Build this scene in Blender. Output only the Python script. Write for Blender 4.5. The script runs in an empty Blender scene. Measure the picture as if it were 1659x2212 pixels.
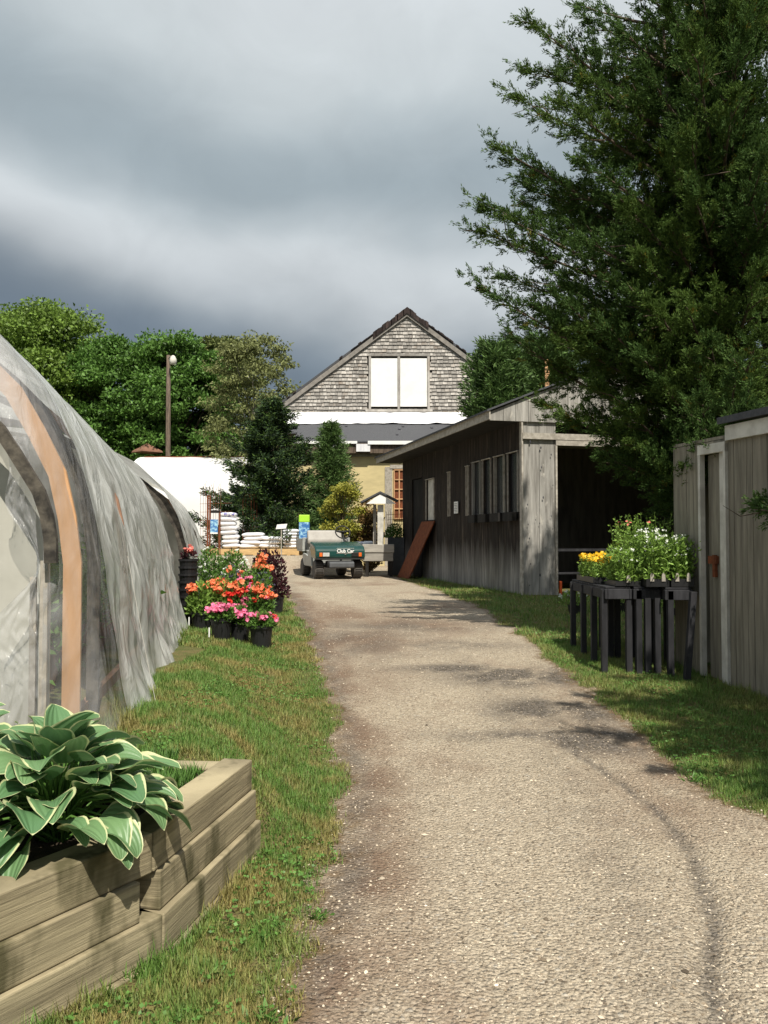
import bpy, math, random
import numpy as np
from mathutils import Vector, Matrix

S = bpy.context.scene
R = math.radians
rng = np.random.default_rng(7)
random.seed(7)

def L(c):  # sRGB 0-255 -> linear
    return tuple(((v/255)/12.92 if v/255 <= .04045 else ((v/255+.055)/1.055)**2.4) for v in c)

# ------------------------------------------------------------------ camera
CAMZ = 1.45
FP = 1788.0                       # focal length in 1659x2212 units
cam = bpy.data.cameras.new('camera'); camo = bpy.data.objects.new('camera', cam)
S.collection.objects.link(camo); S.camera = camo
cam.sensor_fit = 'VERTICAL'; cam.sensor_height = 36; cam.lens = FP/2212*36
cam.clip_start = .05; cam.clip_end = 1500
camo.location = (0, 0, CAMZ)
camo.rotation_euler = (R(90+1.83), 0, 0)
S.render.resolution_x = 768; S.render.resolution_y = 1024

# ------------------------------------------------------------------ sky + sun
SUN_EL, SUN_AZ = 56, 17           # elevation; angle from "behind the camera" towards the right
sv = Vector((math.cos(R(SUN_EL))*math.sin(R(SUN_AZ)), -math.cos(R(SUN_EL))*math.cos(R(SUN_AZ)), math.sin(R(SUN_EL))))
sl = bpy.data.lights.new('sun', 'SUN'); sl.energy = 4.7; sl.angle = R(.5); sl.color = (1, .94, .82)
so = bpy.data.objects.new('sun', sl); S.collection.objects.link(so)
so.rotation_euler = sv.to_track_quat('Z', 'Y').to_euler()

w = bpy.data.worlds.new('World'); S.world = w; w.use_nodes = True
nt = w.node_tree; N = nt.nodes; K = nt.links
def wn(t, **k):
    n = N.new(t)
    for a, b in k.items(): setattr(n, a, b)
    return n
bg = N['Background']; bg.inputs['Strength'].default_value = .1
sky = wn('ShaderNodeTexSky', sky_type='NISHITA', sun_disc=False)
sky.sun_elevation = R(SUN_EL); sky.sun_rotation = math.atan2(sv.x, sv.y)
tc = wn('ShaderNodeTexCoord')
sep = wn('ShaderNodeSeparateXYZ'); K.new(tc.outputs['Generated'], sep.inputs[0])
def M(op, a, b=None, c=None):
    n = wn('ShaderNodeMath', operation=op)
    for i, v in enumerate((a, b, c)):
        if v is None: continue
        if isinstance(v, (int, float)): n.inputs[i].default_value = v
        else: K.new(v, n.inputs[i])
    return n.outputs[0]
el = M('MULTIPLY', M('ARCSINE', sep.outputs[2]), 57.3)
xx = M('MINIMUM', M('MAXIMUM', sep.outputs[0], -.6), .12)
vm = wn('ShaderNodeVectorMath', operation='MULTIPLY'); K.new(tc.outputs['Generated'], vm.inputs[0]); vm.inputs[1].default_value = (2.3, 2.3, 3.6)
nz = wn('ShaderNodeTexNoise'); nz.inputs['Scale'].default_value = 1.6; nz.inputs['Detail'].default_value = 4; nz.inputs['Roughness'].default_value = .42
K.new(vm.outputs[0], nz.inputs['Vector'])
e2 = M('ADD', M('ADD', el, M('MULTIPLY', M('ADD', xx, .46), 7.0)), M('MULTIPLY', M('SUBTRACT', nz.outputs[0], .5), 10))
ramp = wn('ShaderNodeValToRGB'); K.new(M('DIVIDE', e2, 90), ramp.inputs[0])
cr = ramp.color_ramp; cr.interpolation = 'B_SPLINE'
stops = [(0, (138,150,158)), (9, (120,132,142)), (13.5, (101,113,125)), (16.3, (124,135,144)), (18.6, (174,180,183)), (21.5, (216,221,223)),
         (23.6, (192,200,203)), (26.3, (152,165,171)), (29, (168,179,184)), (32.5, (200,208,210)), (38, (218,223,225)), (50, (205,212,218)), (90, (170,182,196))]
while len(cr.elements) < len(stops): cr.elements.new(.5)
for e, (p, c) in zip(cr.elements, stops):
    e.position = p/90; e.color = (*L(c), 1)
nzb = wn('ShaderNodeTexNoise'); nzb.inputs['Scale'].default_value = 3.4; nzb.inputs['Detail'].default_value = 7; nzb.inputs['Roughness'].default_value = .55; nzb.inputs['Distortion'].default_value = .6
K.new(vm.outputs[0], nzb.inputs['Vector'])
sc10 = wn('ShaderNodeVectorMath', operation='SCALE'); K.new(ramp.outputs[0], sc10.inputs[0]); K.new(M('ADD', M('MULTIPLY', nzb.outputs[0], 2.6), 6.6), sc10.inputs['Scale'])
mx = wn('ShaderNodeMix', data_type='RGBA'); mx.inputs[0].default_value = .93
K.new(sky.outputs[0], mx.inputs[6]); K.new(sc10.outputs[0], mx.inputs[7]); K.new(mx.outputs[2], bg.inputs[0])
S.view_settings.view_transform = 'Standard'; S.view_settings.look = 'None'
S.view_settings.exposure = .42; S.view_settings.gamma = 1
try:
    S.cycles.max_bounces = 8; S.cycles.transparent_max_bounces = 24; S.cycles.caustics_reflective = False; S.cycles.caustics_refractive = False
except Exception: pass

# ------------------------------------------------------------------ numeric noise
_tab = rng.random((64, 64, 64))
def vnoise(p, f=1.0, oct=3, g=.5):
    p = np.atleast_2d(np.asarray(p, float)); out = 0; amp = 1; tot = 0
    if p.shape[1] == 2: p = np.c_[p, np.zeros(len(p))]
    for o in range(oct):
        q = p*f+o*17.3; i = np.floor(q).astype(int); t = q-i; t = t*t*(3-2*t)
        def T(a, b, c): return _tab[(i[:, 0]+a) % 64, (i[:, 1]+b) % 64, (i[:, 2]+c) % 64]
        x, y, z = t.T
        v = ((T(0,0,0)*(1-x)+T(1,0,0)*x)*(1-y)+(T(0,1,0)*(1-x)+T(1,1,0)*x)*y)*(1-z)+((T(0,0,1)*(1-x)+T(1,0,1)*x)*(1-y)+(T(0,1,1)*(1-x)+T(1,1,1)*x)*y)*z
        out = out+v*amp; tot += amp; amp *= g; f *= 2.03
    return out/tot

# ------------------------------------------------------------------ terrain
def gz(y):
    return np.interp(y, [-20, 3, 5.5, 8, 11, 15, 400], [0, 0, .03, .22, .35, .45, .45])
XL = ([-9, 2.4, 2.83, 3.3, 3.77, 4.8, 5.8, 7.6, 11, 15, 17, 19, 24, 36, 40], [-.5, -.38, -.30, -.24, -.19, -.21, -.31, -.55, -1.05, -1.75, -3.2, -8, -9, -9, -9])
XR = ([-9, 3, 4.1, 4.82, 5.9, 7.3, 9.05, 12.2, 16, 19.4, 22, 26, 40], [3.4, 2.6, 1.95, 1.86, 1.86, 1.70, 1.62, 1.50, 1.0, .50, .3, .3, .3])
def sst(t):
    t = np.clip(t, 0, 1); return t*t*(3-2*t)
def ground_z(x, y):
    x = np.asarray(x, float); y = np.asarray(y, float)
    g = gz(y)
    crest = np.maximum(-.92-.3*(y-3.95), -1.45-.17*(y-4.2)+.0)
    toe = np.interp(y, XL[0], XL[1])-.08
    toe = np.minimum(toe, -.32)
    crest = np.minimum(crest, toe-.35)
    s = sst((toe-x)/(toe-crest))*sst((y-3.86)/.16)
    up = np.maximum(.42-g, 0)*s
    n = (vnoise(np.c_[np.ravel(x), np.ravel(y)], 1.6, 3).reshape(x.shape)-.5)*.018
    g = g+.5*sst((y-22.9)/1.3)*sst((-1.0-x)/.8)
    rx = rut_d(x, y)
    return g+up+n-.018*np.exp(-(rx/.07)**2)
RUT = np.array([(1.16, 6.0), (1.35, 5.2), (1.44, 4.5), (1.42, 3.9), (1.26, 3.2), (1.08, 2.8), (.98, 2.4), (.9, 1.6)])
def rut_d(x, y):
    xr = np.interp(y, RUT[::-1, 1], RUT[::-1, 0])
    d = np.abs(np.asarray(x)-xr)
    return np.where((np.asarray(y) > 5.95) | (np.asarray(y) < 1.6), 9, d)
def gh(x, y): return float(ground_z(np.array([x]), np.array([y]))[0])
def gravel_mask(x, y):
    xl = np.interp(y, *XL); xr = np.interp(y, *XR)
    n = (vnoise(np.c_[np.ravel(x), np.ravel(y)], 2.6, 4, .65).reshape(np.shape(x))-.5)*.38
    d = np.minimum(x-xl, xr-x)
    return np.clip((d+n)/.22+.5, 0, 1)
def at(px, Y): return (px-830)/FP*Y
def zat(py, Y): return CAMZ+(1163-py)/FP*Y

# ------------------------------------------------------------------ materials
def mk(name, c1, c2=None, sc=(1, 1, 1), ns=5, det=6, lo=.35, hi=.65, isl=0, rough=.8, bump=0, bs=None, spec=.3, metal=0,
       trans=0, c3=None, ns3=2, sc3=None, lo3=.5, hi3=.7, zc=None, attr=None, dist=.0):
    m = bpy.data.materials.new(name); m.use_nodes = True
    t = m.node_tree; n = t.nodes; l = t.links; b = n['Principled BSDF']
    b.inputs['Roughness'].default_value = rough; b.inputs['Specular IOR Level'].default_value = spec; b.inputs['Metallic'].default_value = metal
    tcn = n.new('ShaderNodeTexCoord'); oi = n.new('ShaderNodeObjectInfo')
    add = n.new('ShaderNodeVectorMath'); add.operation = 'MULTIPLY_ADD'
    l.new(oi.outputs['Random'], add.inputs[0]); add.inputs[1].default_value = (13, 7, 5); l.new(tcn.outputs['Object'], add.inputs[2])
    ge = n.new('ShaderNodeNewGeometry')
    if isl:
        add2 = n.new('ShaderNodeVectorMath'); add2.operation = 'MULTIPLY_ADD'
        l.new(ge.outputs['Random Per Island'], add2.inputs[0]); add2.inputs[1].default_value = (31, 17, 23); l.new(add.outputs[0], add2.inputs[2]); add = add2
    def noise(scale, vec, detail=det, rg=.6):
        mp = n.new('ShaderNodeVectorMath'); mp.operation = 'MULTIPLY'; l.new(add.outputs[0], mp.inputs[0]); mp.inputs[1].default_value = vec
        q = n.new('ShaderNodeTexNoise'); q.inputs['Scale'].default_value = scale; q.inputs['Detail'].default_value = detail; q.inputs['Roughness'].default_value = rg
        q.inputs['Distortion'].default_value = dist
        l.new(mp.outputs[0], q.inputs['Vector']); return q.outputs[0]
    def mr(v, a, bb):
        q = n.new('ShaderNodeMapRange'); q.inputs[1].default_value = a; q.inputs[2].default_value = bb; l.new(v, q.inputs[0]); return q.outputs[0]
    def mix(f, a, bb, bl='MIX'):
        q = n.new('ShaderNodeMix'); q.data_type = 'RGBA'; q.blend_type = bl
        if isinstance(f, float): q.inputs[0].default_value = f
        else: l.new(f, q.inputs[0])
        for k, v in ((6, a), (7, bb)):
            if isinstance(v, tuple): q.inputs[k].default_value = (*v, 1)
            else: l.new(v, q.inputs[k])
        return q.outputs[2]
    c2 = c2 or tuple(v*.8 for v in c1)
    nn = noise(ns, sc)
    col = mix(mr(nn, lo, hi), c1, c2)
    if c3: col = mix(mr(noise(ns3, sc3 or (1, 1, 1), 4), lo3, hi3), col, c3)
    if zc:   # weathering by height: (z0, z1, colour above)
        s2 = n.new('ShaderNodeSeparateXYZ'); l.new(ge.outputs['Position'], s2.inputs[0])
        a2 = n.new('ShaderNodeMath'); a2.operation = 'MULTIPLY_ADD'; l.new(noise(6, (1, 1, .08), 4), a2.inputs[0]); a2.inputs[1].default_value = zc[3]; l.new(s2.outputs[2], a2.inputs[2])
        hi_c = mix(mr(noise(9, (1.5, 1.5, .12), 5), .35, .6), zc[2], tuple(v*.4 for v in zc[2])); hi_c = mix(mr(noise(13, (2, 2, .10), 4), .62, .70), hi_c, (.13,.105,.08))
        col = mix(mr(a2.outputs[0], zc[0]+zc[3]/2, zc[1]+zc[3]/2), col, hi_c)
    if attr:
        at_ = n.new('ShaderNodeAttribute'); at_.attribute_name = 'tint'
        col = mix(1.0, col, at_.outputs['Color'], 'MULTIPLY')
    if isl:
        hs = n.new('ShaderNodeHueSaturation'); l.new(col, hs.inputs['Color'])
        l.new(mr_out(n, l, ge.outputs['Random Per Island'], 1-isl, 1+isl), hs.inputs['Value']); col = hs.outputs[0]
    l.new(col, b.inputs['Base Color'])
    if bump:
        bp = n.new('ShaderNodeBump'); bp.inputs['Strength'].default_value = bump; bp.inputs['Distance'].default_value = .02
        l.new(noise(bs, sc, 6, .65) if bs else nn, bp.inputs['Height']); l.new(bp.outputs[0], b.inputs['Normal'])
    if trans:
        tr = n.new('ShaderNodeBsdfTranslucent'); ms = n.new('ShaderNodeMixShader'); ms.inputs[0].default_value = trans
        l.new(col, tr.inputs[0]); l.new(b.outputs[0], ms.inputs[1]); l.new(tr.outputs[0], ms.inputs[2]); l.new(ms.outputs[0], n['Material Output'].inputs[0])
    return m
def mr_out(n, l, v, a, b):
    q = n.new('ShaderNodeMapRange'); q.inputs[3].default_value = a; q.inputs[4].default_value = b; l.new(v, q.inputs[0]); return q.outputs[0]

MT = {}
MT['timber'] = mk('timber', (.42,.355,.225), (.21,.175,.11), sc=(.7,.7,18), ns=3.0, det=9, isl=.22, bump=.3, bs=6, rough=.85, c3=(.10,.088,.045), ns3=2.4, sc3=(1.6,1.6,.7), lo3=.50, hi3=.62)
MT['timber_top'] = MT['timber']
MT['board_pale'] = mk('board_pale', (.36,.345,.32), (.18,.17,.155), sc=(4,4,.35), ns=4, isl=.2, bump=.4, bs=8, rough=.9, c3=(.48,.45,.4), ns3=3, sc3=(2,2,.8), lo3=.62, hi3=.72)
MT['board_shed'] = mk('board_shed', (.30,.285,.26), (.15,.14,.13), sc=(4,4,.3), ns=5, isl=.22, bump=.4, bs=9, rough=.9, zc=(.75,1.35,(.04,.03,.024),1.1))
MT['board_right'] = mk('board_right', (.27,.245,.195), (.16,.145,.115), sc=(4,4,.3), ns=6, isl=.12, bump=.35, bs=9, rough=.9, c3=(.18,.16,.13), ns3=3, sc3=(2,2,.3), lo3=.6, hi3=.75)
MT['trim'] = mk('trim', (.42,.385,.335), (.26,.235,.2), sc=(2,2,2), ns=6, isl=.12, bump=.25, rough=.85)
MT['trim_white'] = mk('trim_white', (.62,.60,.55), (.42,.40,.36), ns=5, isl=.1, rough=.75, bump=.15)
MT['white'] = mk('white_paint', (.86,.86,.85), (.78,.78,.76), ns=3, rough=.6)
MT['shingle'] = mk('cedar_shingle', (.43,.405,.375), (.27,.25,.23), sc=(1,1,.4), ns=6, isl=.38, bump=.3, rough=.95, c3=(.2,.155,.12), ns3=.8, lo3=.56, hi3=.75)
MT['rake'] = mk('rake_board', (.30,.275,.25), (.18,.165,.15), ns=6, rough=.9)
MT['ridge'] = mk('ridge_shingle', (.05,.035,.032), (.022,.017,.017), ns=8, isl=.4, rough=.95)
MT['asphalt'] = mk('roof_felt', (.085,.087,.095), (.06,.062,.07), ns=30, rough=.9, bump=.2)
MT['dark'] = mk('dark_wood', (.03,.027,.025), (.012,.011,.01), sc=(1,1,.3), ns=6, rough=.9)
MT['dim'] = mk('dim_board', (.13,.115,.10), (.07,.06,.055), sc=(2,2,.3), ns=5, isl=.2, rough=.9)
MT['plywood'] = mk('plywood', (.60,.50,.27), (.50,.42,.23), sc=(1,1,3), ns=2, rough=.8)
MT['tarp'] = mk('tarp', (.82,.82,.84), (.62,.62,.66), sc=(3,1,.4), ns=3, rough=.45, bump=.6)
MT['rust'] = mk('rust', (.22,.07,.03), (.12,.04,.02), ns=12, rough=.95, bump=.3)
MT['lumber'] = mk('new_lumber', (.62,.36,.19), (.48,.27,.135), sc=(3,3,.6), ns=3, isl=.15, rough=.7)
MT['lumber_dull'] = mk('dull_lumber', (.34,.19,.12), (.22,.13,.09), ns=5, rough=.8)
MT['black_wood'] = mk('black_wood', (.035,.035,.04), (.016,.016,.019), sc=(2,2,.6), ns=6, isl=.3, rough=.75, bump=.3)
MT['pot'] = mk('black_plastic', (.018,.018,.02), (.012,.012,.013), ns=4, rough=.45, spec=.5)
MT['soil'] = mk('soil', (.05,.035,.022), (.02,.014,.01), ns=20, rough=1, bump=.8)
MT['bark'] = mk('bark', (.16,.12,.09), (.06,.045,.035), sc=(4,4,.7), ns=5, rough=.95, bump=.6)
MT['birch'] = mk('pale_bark', (.45,.42,.36), (.22,.2,.17), sc=(1,1,3), ns=5, rough=.9)
MT['juniper'] = mk('juniper_leaf', (.075,.132,.033), (.048,.092,.026), ns=1.2, isl=.3, rough=.7, spec=.12, trans=.28, attr=1, c3=(.12,.12,.03), ns3=2.2, lo3=.60, hi3=.75)
MT['leaf_a'] = mk('broad_leaf_a', (.19,.29,.05), (.12,.20,.035), ns=.6, isl=.4, rough=.5, trans=.3)
MT['leaf_b'] = mk('broad_leaf_b', (.13,.25,.048), (.08,.17,.033), ns=.6, isl=.4, rough=.5, trans=.3)
MT['leaf_c'] = mk('broad_leaf_c', (.18,.21,.065), (.115,.15,.045), ns=.6, isl=.4, rough=.6, trans=.25)
MT['leaf_birch'] = mk('pale_leaf', (.24,.26,.10), (.15,.175,.065), ns=.8, isl=.35, rough=.6, trans=.3)
MT['spruce'] = mk('spruce_needle', (.03,.06,.024), (.018,.036,.016), ns=1.5, isl=.5, rough=.6, trans=.1, attr=1)
MT['pine'] = mk('pine_needle', (.11,.18,.05), (.065,.125,.035), ns=1.2, isl=.4, rough=.55, trans=.2)
MT['cypress'] = mk('golden_needle', (.36,.33,.05), (.20,.22,.035), ns=3, isl=.35, rough=.6, trans=.25)
MT['brown_leaf'] = mk('bronze_leaf', (.24,.135,.045), (.14,.10,.035), ns=3, isl=.35, rough=.7, trans=.2)
MT['shrub'] = mk('shrub_leaf', (.14,.26,.05), (.085,.175,.035), ns=5, isl=.4, rough=.5, trans=.3)
MT['shrub_light'] = mk('light_shrub_leaf', (.26,.40,.08), (.15,.26,.05), ns=5, isl=.4, rough=.5, trans=.3)
MT['burgundy'] = mk('burgundy_leaf', (.075,.02,.028), (.035,.012,.016), ns=5, isl=.4, rough=.45, trans=.2)
for nm, a, b_ in (('orange', (.85,.17,.06), (.82,.28,.14)), ('pink', (.82,.12,.30), (.85,.28,.42)), ('red', (.60,.02,.02), (.72,.05,.03)),
                  ('yellow', (.80,.45,.015), (.85,.58,.03)), ('whitef', (.82,.84,.80), (.75,.78,.70)), ('lavender', (.10,.075,.16), (.06,.05,.10)), ('salmon', (.85,.20,.16), (.8,.3,.25))):
    MT[nm] = mk(nm+'_petal', a, b_, ns=20, isl=.2, rough=.5, trans=.25)
MT['grass'] = mk('grass_blade', (1,1,1), (.85,.85,.85), ns=3, isl=.25, rough=.55, trans=.3, attr=1)
MT['weed'] = mk('weed_leaf', (.13,.27,.055), (.08,.17,.035), ns=12, isl=.25, rough=.5, trans=.25)
MT['green_paint'] = mk('green_paint', (.009,.052,.045), (.007,.042,.037), ns=6, rough=.25, spec=.6)
MT['grey_panel'] = mk('grey_panel', (.36,.37,.35), (.29,.30,.285), ns=4, rough=.5, c3=(.2,.19,.17), ns3=3, lo3=.6, hi3=.8)
MT['grey_seat'] = mk('grey_vinyl', (.38,.36,.33), (.32,.30,.275), ns=6, rough=.55)
MT['grey_dark'] = mk('grey_plastic', (.10,.105,.115), (.07,.075,.08), ns=6, rough=.6)
MT['tyre'] = mk('rubber', (.075,.07,.066), (.11,.10,.09), ns=9, rough=.9)
MT['tyre_black'] = mk('black_rubber', (.02,.02,.02), (.013,.013,.013), ns=8, rough=.6)
MT['rim'] = mk('rim_steel', (.35,.35,.33), (.2,.19,.18), ns=8, rough=.5)
MT['amber'] = mk('amber_lens', (.75,.16,.03), (.6,.12,.02), ns=8, rough=.2, spec=.6)
MT['lens'] = mk('clear_lens', (.6,.62,.6), (.35,.36,.36), ns=20, rough=.15, spec=.8)
MT['bag'] = mk('bag_plastic', (.80,.80,.82), (.66,.67,.70), ns=8, rough=.35, bump=.5, spec=.5)
MT['bag_blue'] = mk('bag_print', (.78,.79,.82), (.18,.16,.42), ns=6, lo=.5, hi=.58, rough=.35, bump=.4)
MT['lime'] = mk('lime_print', (.42,.75,.06), (.38,.70,.05), ns=3, rough=.4)
MT['blue'] = mk('blue_print', (.05,.16,.42), (.35,.60,.75), ns=12, lo=.45, hi=.6, rough=.4)
MT['pallet'] = mk('pallet_wood', (.62,.42,.20), (.45,.30,.14), sc=(1,1,3), ns=4, isl=.2, rough=.8)
MT['stone_grey'] = mk('weathered_plank', (.40,.375,.33), (.28,.26,.23), sc=(.6,.6,4), ns=4, isl=.15, rough=.9, bump=.3)
MT['orange_plastic'] = mk('orange_plastic', (.75,.12,.03), (.65,.10,.02), ns=4, rough=.5)
MT['notice'] = mk('notice_paper', (.80,.80,.78), (.74,.74,.72), ns=8, rough=.7)
MT['ink'] = mk('ink', (.05,.05,.06), (.04,.04,.05), ns=8, rough=.7)
MT['end_panel'] = mk('end_panel', (.50,.49,.44), (.40,.39,.345), ns=2.5, rough=.75, c3=(.30,.27,.23), ns3=2.2, lo3=.58, hi3=.75)
MT['old_hoop'] = mk('old_hoop', (.12,.105,.085), (.03,.027,.024), sc=(2,2,2), ns=7, rough=.95, bump=.4)
MT['brick'] = mk('brown_vent', (.24,.12,.08), (.15,.08,.055), ns=8, rough=.9)
MT['pebble'] = mk('pebble', (.54,.48,.40), (.30,.26,.215), ns=.2, isl=.55, rough=.85, attr=1)

def glass_dark():
    m = mk('dark_glass', (.02,.02,.022), (.012,.012,.014), ns=3, rough=.25, spec=.3); return m
MT['glass'] = glass_dark()

def plastic_mat(name, base, fac_lo, fac_hi, streak=(1, 1, .25), zadd=.28):
    m = bpy.data.materials.new(name); m.use_nodes = True
    t = m.node_tree; n = t.nodes; l = t.links; b = n['Principled BSDF']
    b.inputs['Base Color'].default_value = (*base, 1); b.inputs['Roughness'].default_value = .16; b.inputs['Specular IOR Level'].default_value = 1.0
    tcn = n.new('ShaderNodeTexCoord')
    def noise(s, v, d, ds=0):
        mp = n.new('ShaderNodeVectorMath'); mp.operation = 'MULTIPLY'; l.new(tcn.outputs['Object'], mp.inputs[0]); mp.inputs[1].default_value = v
        q = n.new('ShaderNodeTexNoise'); q.inputs['Scale'].default_value = s; q.inputs['Detail'].default_value = d; q.inputs['Distortion'].default_value = ds
        l.new(mp.outputs[0], q.inputs['Vector']); return q.outputs[0]
    a = noise(2.6, streak, 5, 1.2)
    q = n.new('ShaderNodeMapRange'); q.inputs[1].default_value = .35; q.inputs[2].default_value = .68; q.inputs[3].default_value = fac_lo; q.inputs[4].default_value = fac_hi; l.new(a, q.inputs[0])
    ge = n.new('ShaderNodeNewGeometry'); s2 = n.new('ShaderNodeSeparateXYZ'); l.new(ge.outputs['Position'], s2.inputs[0])
    q3 = n.new('ShaderNodeMapRange'); q3.inputs[1].default_value = 1.3; q3.inputs[2].default_value = 2.2; q3.inputs[4].default_value = zadd; l.new(s2.outputs[2], q3.inputs[0])
    ad = n.new('ShaderNodeMath'); ad.operation = 'ADD'; l.new(q.outputs[0], ad.inputs[0]); l.new(q3.outputs[0], ad.inputs[1]); q = ad
    tp = n.new('ShaderNodeBsdfTransparent'); tp.inputs[0].default_value = (.93,.94,.95,1)
    tl = n.new('ShaderNodeBsdfTranslucent'); tl.inputs[0].default_value = (*base, 1)
    m1 = n.new('ShaderNodeMixShader'); m1.inputs[0].default_value = .25; l.new(b.outputs[0], m1.inputs[1]); l.new(tl.outputs[0], m1.inputs[2])
    m2 = n.new('ShaderNodeMixShader'); l.new(q.outputs[0], m2.inputs[0]); l.new(tp.outputs[0], m2.inputs[1]); l.new(m1.outputs[0], m2.inputs[2])
    l.new(m2.outputs[0], n['Material Output'].inputs[0])
    bp = n.new('ShaderNodeBump'); bp.inputs['Strength'].default_value = .65; bp.inputs['Distance'].default_value = .035
    l.new(noise(3.6, (1, 1, .42), 4, 2.6), bp.inputs['Height']); l.new(bp.outputs[0], b.inputs['Normal'])
    return m
MT['plastic'] = plastic_mat('greenhouse_film', (.74,.75,.72), .60, .86)
MT['plastic_clear'] = plastic_mat('clear_film', (.74,.74,.76), .08, .38, zadd=.10)
MT['film_white'] = mk('white_film', (.88,.88,.89), (.84,.84,.85), ns=2, rough=.4, trans=.2)

# ------------------------------------------------------------------ mesh builder
C = S.collection
def rootloc(o):
    v = Vector((0, 0, 0))
    while o is not None: v += o.location; o = o.parent
    return v
class MB:
    def __init__(s): s.v = []; s.f = []
    def add(s, vs, fs):
        b = len(s.v); s.v += [tuple(q) for q in vs]; s.f += [tuple(b+i for i in q) for q in fs]; return s
    def obox(s, o, a, b, c):
        o, a, b, c = map(Vector, (o, a, b, c))
        vs = [o, o+a, o+a+b, o+b, o+c, o+a+c, o+a+b+c, o+b+c]
        fs = [(0,3,2,1), (4,5,6,7), (0,1,5,4), (1,2,6,5), (2,3,7,6), (3,0,4,7)]
        if a.cross(b).dot(c) < 0: fs = [f[::-1] for f in fs]
        return s.add(vs, fs)
    def box(s, x0, x1, y0, y1, z0, z1): return s.obox((x0, y0, z0), (x1-x0, 0, 0), (0, y1-y0, 0), (0, 0, z1-z0))
    def prism(s, pts, vec):
        n = len(pts); p = [Vector(q) for q in pts]; v = Vector(vec)
        nrm = Vector((0,0,0))
        for i in range(n): nrm += p[i].cross(p[(i+1) % n])
        if nrm.dot(v) > 0: p = p[::-1]
        return s.add(p+[q+v for q in p], [tuple(range(n)), tuple(range(2*n-1, n-1, -1))]+[(i, i+n, (i+1) % n+n, (i+1) % n) for i in range(n)])
    def tube(s, pts, rad, n=8, cap=True):
        pts = [Vector(p) for p in pts]; rad = rad if hasattr(rad, '__len__') else [rad]*len(pts)
        rings = []; ref = None
        for i, p in enumerate(pts):
            d = (pts[min(i+1, len(pts)-1)]-pts[max(i-1, 0)]).normalized()
            if ref is None: ref = d.orthogonal().normalized()
            ref = (ref-d*ref.dot(d)).normalized(); b = d.cross(ref)
            rings.append([p+(ref*math.cos(t)+b*math.sin(t))*rad[i] for t in [2*math.pi*k/n for k in range(n)]])
        vs = [q for r in rings for q in r]; fs = []
        for i in range(len(pts)-1):
            for k in range(n): fs.append((i*n+k, i*n+(k+1) % n, (i+1)*n+(k+1) % n, (i+1)*n+k))
        if cap: fs += [tuple(range(n))[::-1], tuple(range((len(pts)-1)*n, len(pts)*n))]
        return s.add(vs, fs)
    def lathe(s, prof, c=(0, 0, 0), n=16, axis='Z'):
        vs = []; fs = []
        for r, z in prof:
            for k in range(n):
                t = 2*math.pi*k/n; a, b = r*math.cos(t), r*math.sin(t)
                vs.append((c[0]+a, c[1]+b, c[2]+z) if axis == 'Z' else (c[0]+z, c[1]+a, c[2]+b))
        for i in range(len(prof)-1):
            for k in range(n): fs.append((i*n+k, i*n+(k+1) % n, (i+1)*n+(k+1) % n, (i+1)*n+k))
        fs += [tuple(range(n))[::-1], tuple(range((len(prof)-1)*n, len(prof)*n))]
        return s.add(vs, fs)
    def build(s, name, mat, parent=None, smooth=False, bevel=0, local=False, origin=None):
        v = np.array(s.v, float)
        off = np.array((rootloc(parent) if parent is not None and not local else Vector(origin or (0, 0, 0))))
        me = bpy.data.meshes.new(name); me.from_pydata((v-off).tolist(), [], s.f); me.validate()
        if smooth: me.polygons.foreach_set('use_smooth', [True]*len(me.polygons))
        o = bpy.data.objects.new(name, me); C.objects.link(o); me.materials.append(MT[mat] if isinstance(mat, str) else mat)
        if parent is not None: o.parent = parent
        elif origin: o.location = origin
        if bevel:
            bm = o.modifiers.new('bevel', 'BEVEL'); bm.width = bevel; bm.segments = 2; bm.limit_method = 'ANGLE'
        return o
def npmesh(name, V, F, mat, parent=None, smooth=False, tint=None, origin=None, uv=None):
    """V (n,3); F (m,k) same-size faces"""
    off = np.array(rootloc(parent)) if parent is not None else np.array(origin or (0, 0, 0), float)
    V = np.asarray(V, float)-off; F = np.asarray(F, int); k = F.shape[1]
    me = bpy.data.meshes.new(name); me.vertices.add(len(V)); me.vertices.foreach_set('co', V.ravel())
    me.loops.add(F.size); me.loops.foreach_set('vertex_index', F.ravel()); me.polygons.add(len(F))
    me.polygons.foreach_set('loop_start', np.arange(0, F.size, k)); me.polygons.foreach_set('loop_total', np.full(len(F), k))
    if smooth: me.polygons.foreach_set('use_smooth', np.ones(len(F), bool))
    me.update(calc_edges=True)
    if tint is not None:
        a = me.color_attributes.new('tint', 'FLOAT_COLOR', 'POINT'); a.data.foreach_set('color', np.c_[tint, np.ones(len(V))].ravel())
    o = bpy.data.objects.new(name, me); C.objects.link(o); me.materials.append(MT[mat] if isinstance(mat, str) else mat)
    if parent is not None: o.parent = parent
    elif origin: o.location = origin
    return o
def thing(name, label, cat, loc=(0, 0, 0), rz=0, group=None):
    o = bpy.data.objects.new(name, None); C.objects.link(o); o.location = loc; o.rotation_euler = (0, 0, rz); o.empty_display_size = .1
    return tag(o, label, cat, group)
def tag(o, label, cat, group=None):
    o['label'] = label; o['category'] = cat
    if group: o['group'] = group
    return o
def dup(o, loc, rz=None, label=None, scale=None):
    def cp(a, par):
        c = a.copy(); C.objects.link(c)
        if par is not None: c.parent = par
        for ch in a.children: cp(ch, c)
        return c
    r = cp(o, None); r.location = loc
    if rz is not None: r.rotation_euler = (0, 0, rz)
    if label: r['label'] = label
    if scale: r.scale = scale
    return r
ORD = ['topmost', 'second', 'third', 'fourth', 'fifth', 'sixth', 'seventh', 'eighth', 'ninth', 'tenth']

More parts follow.
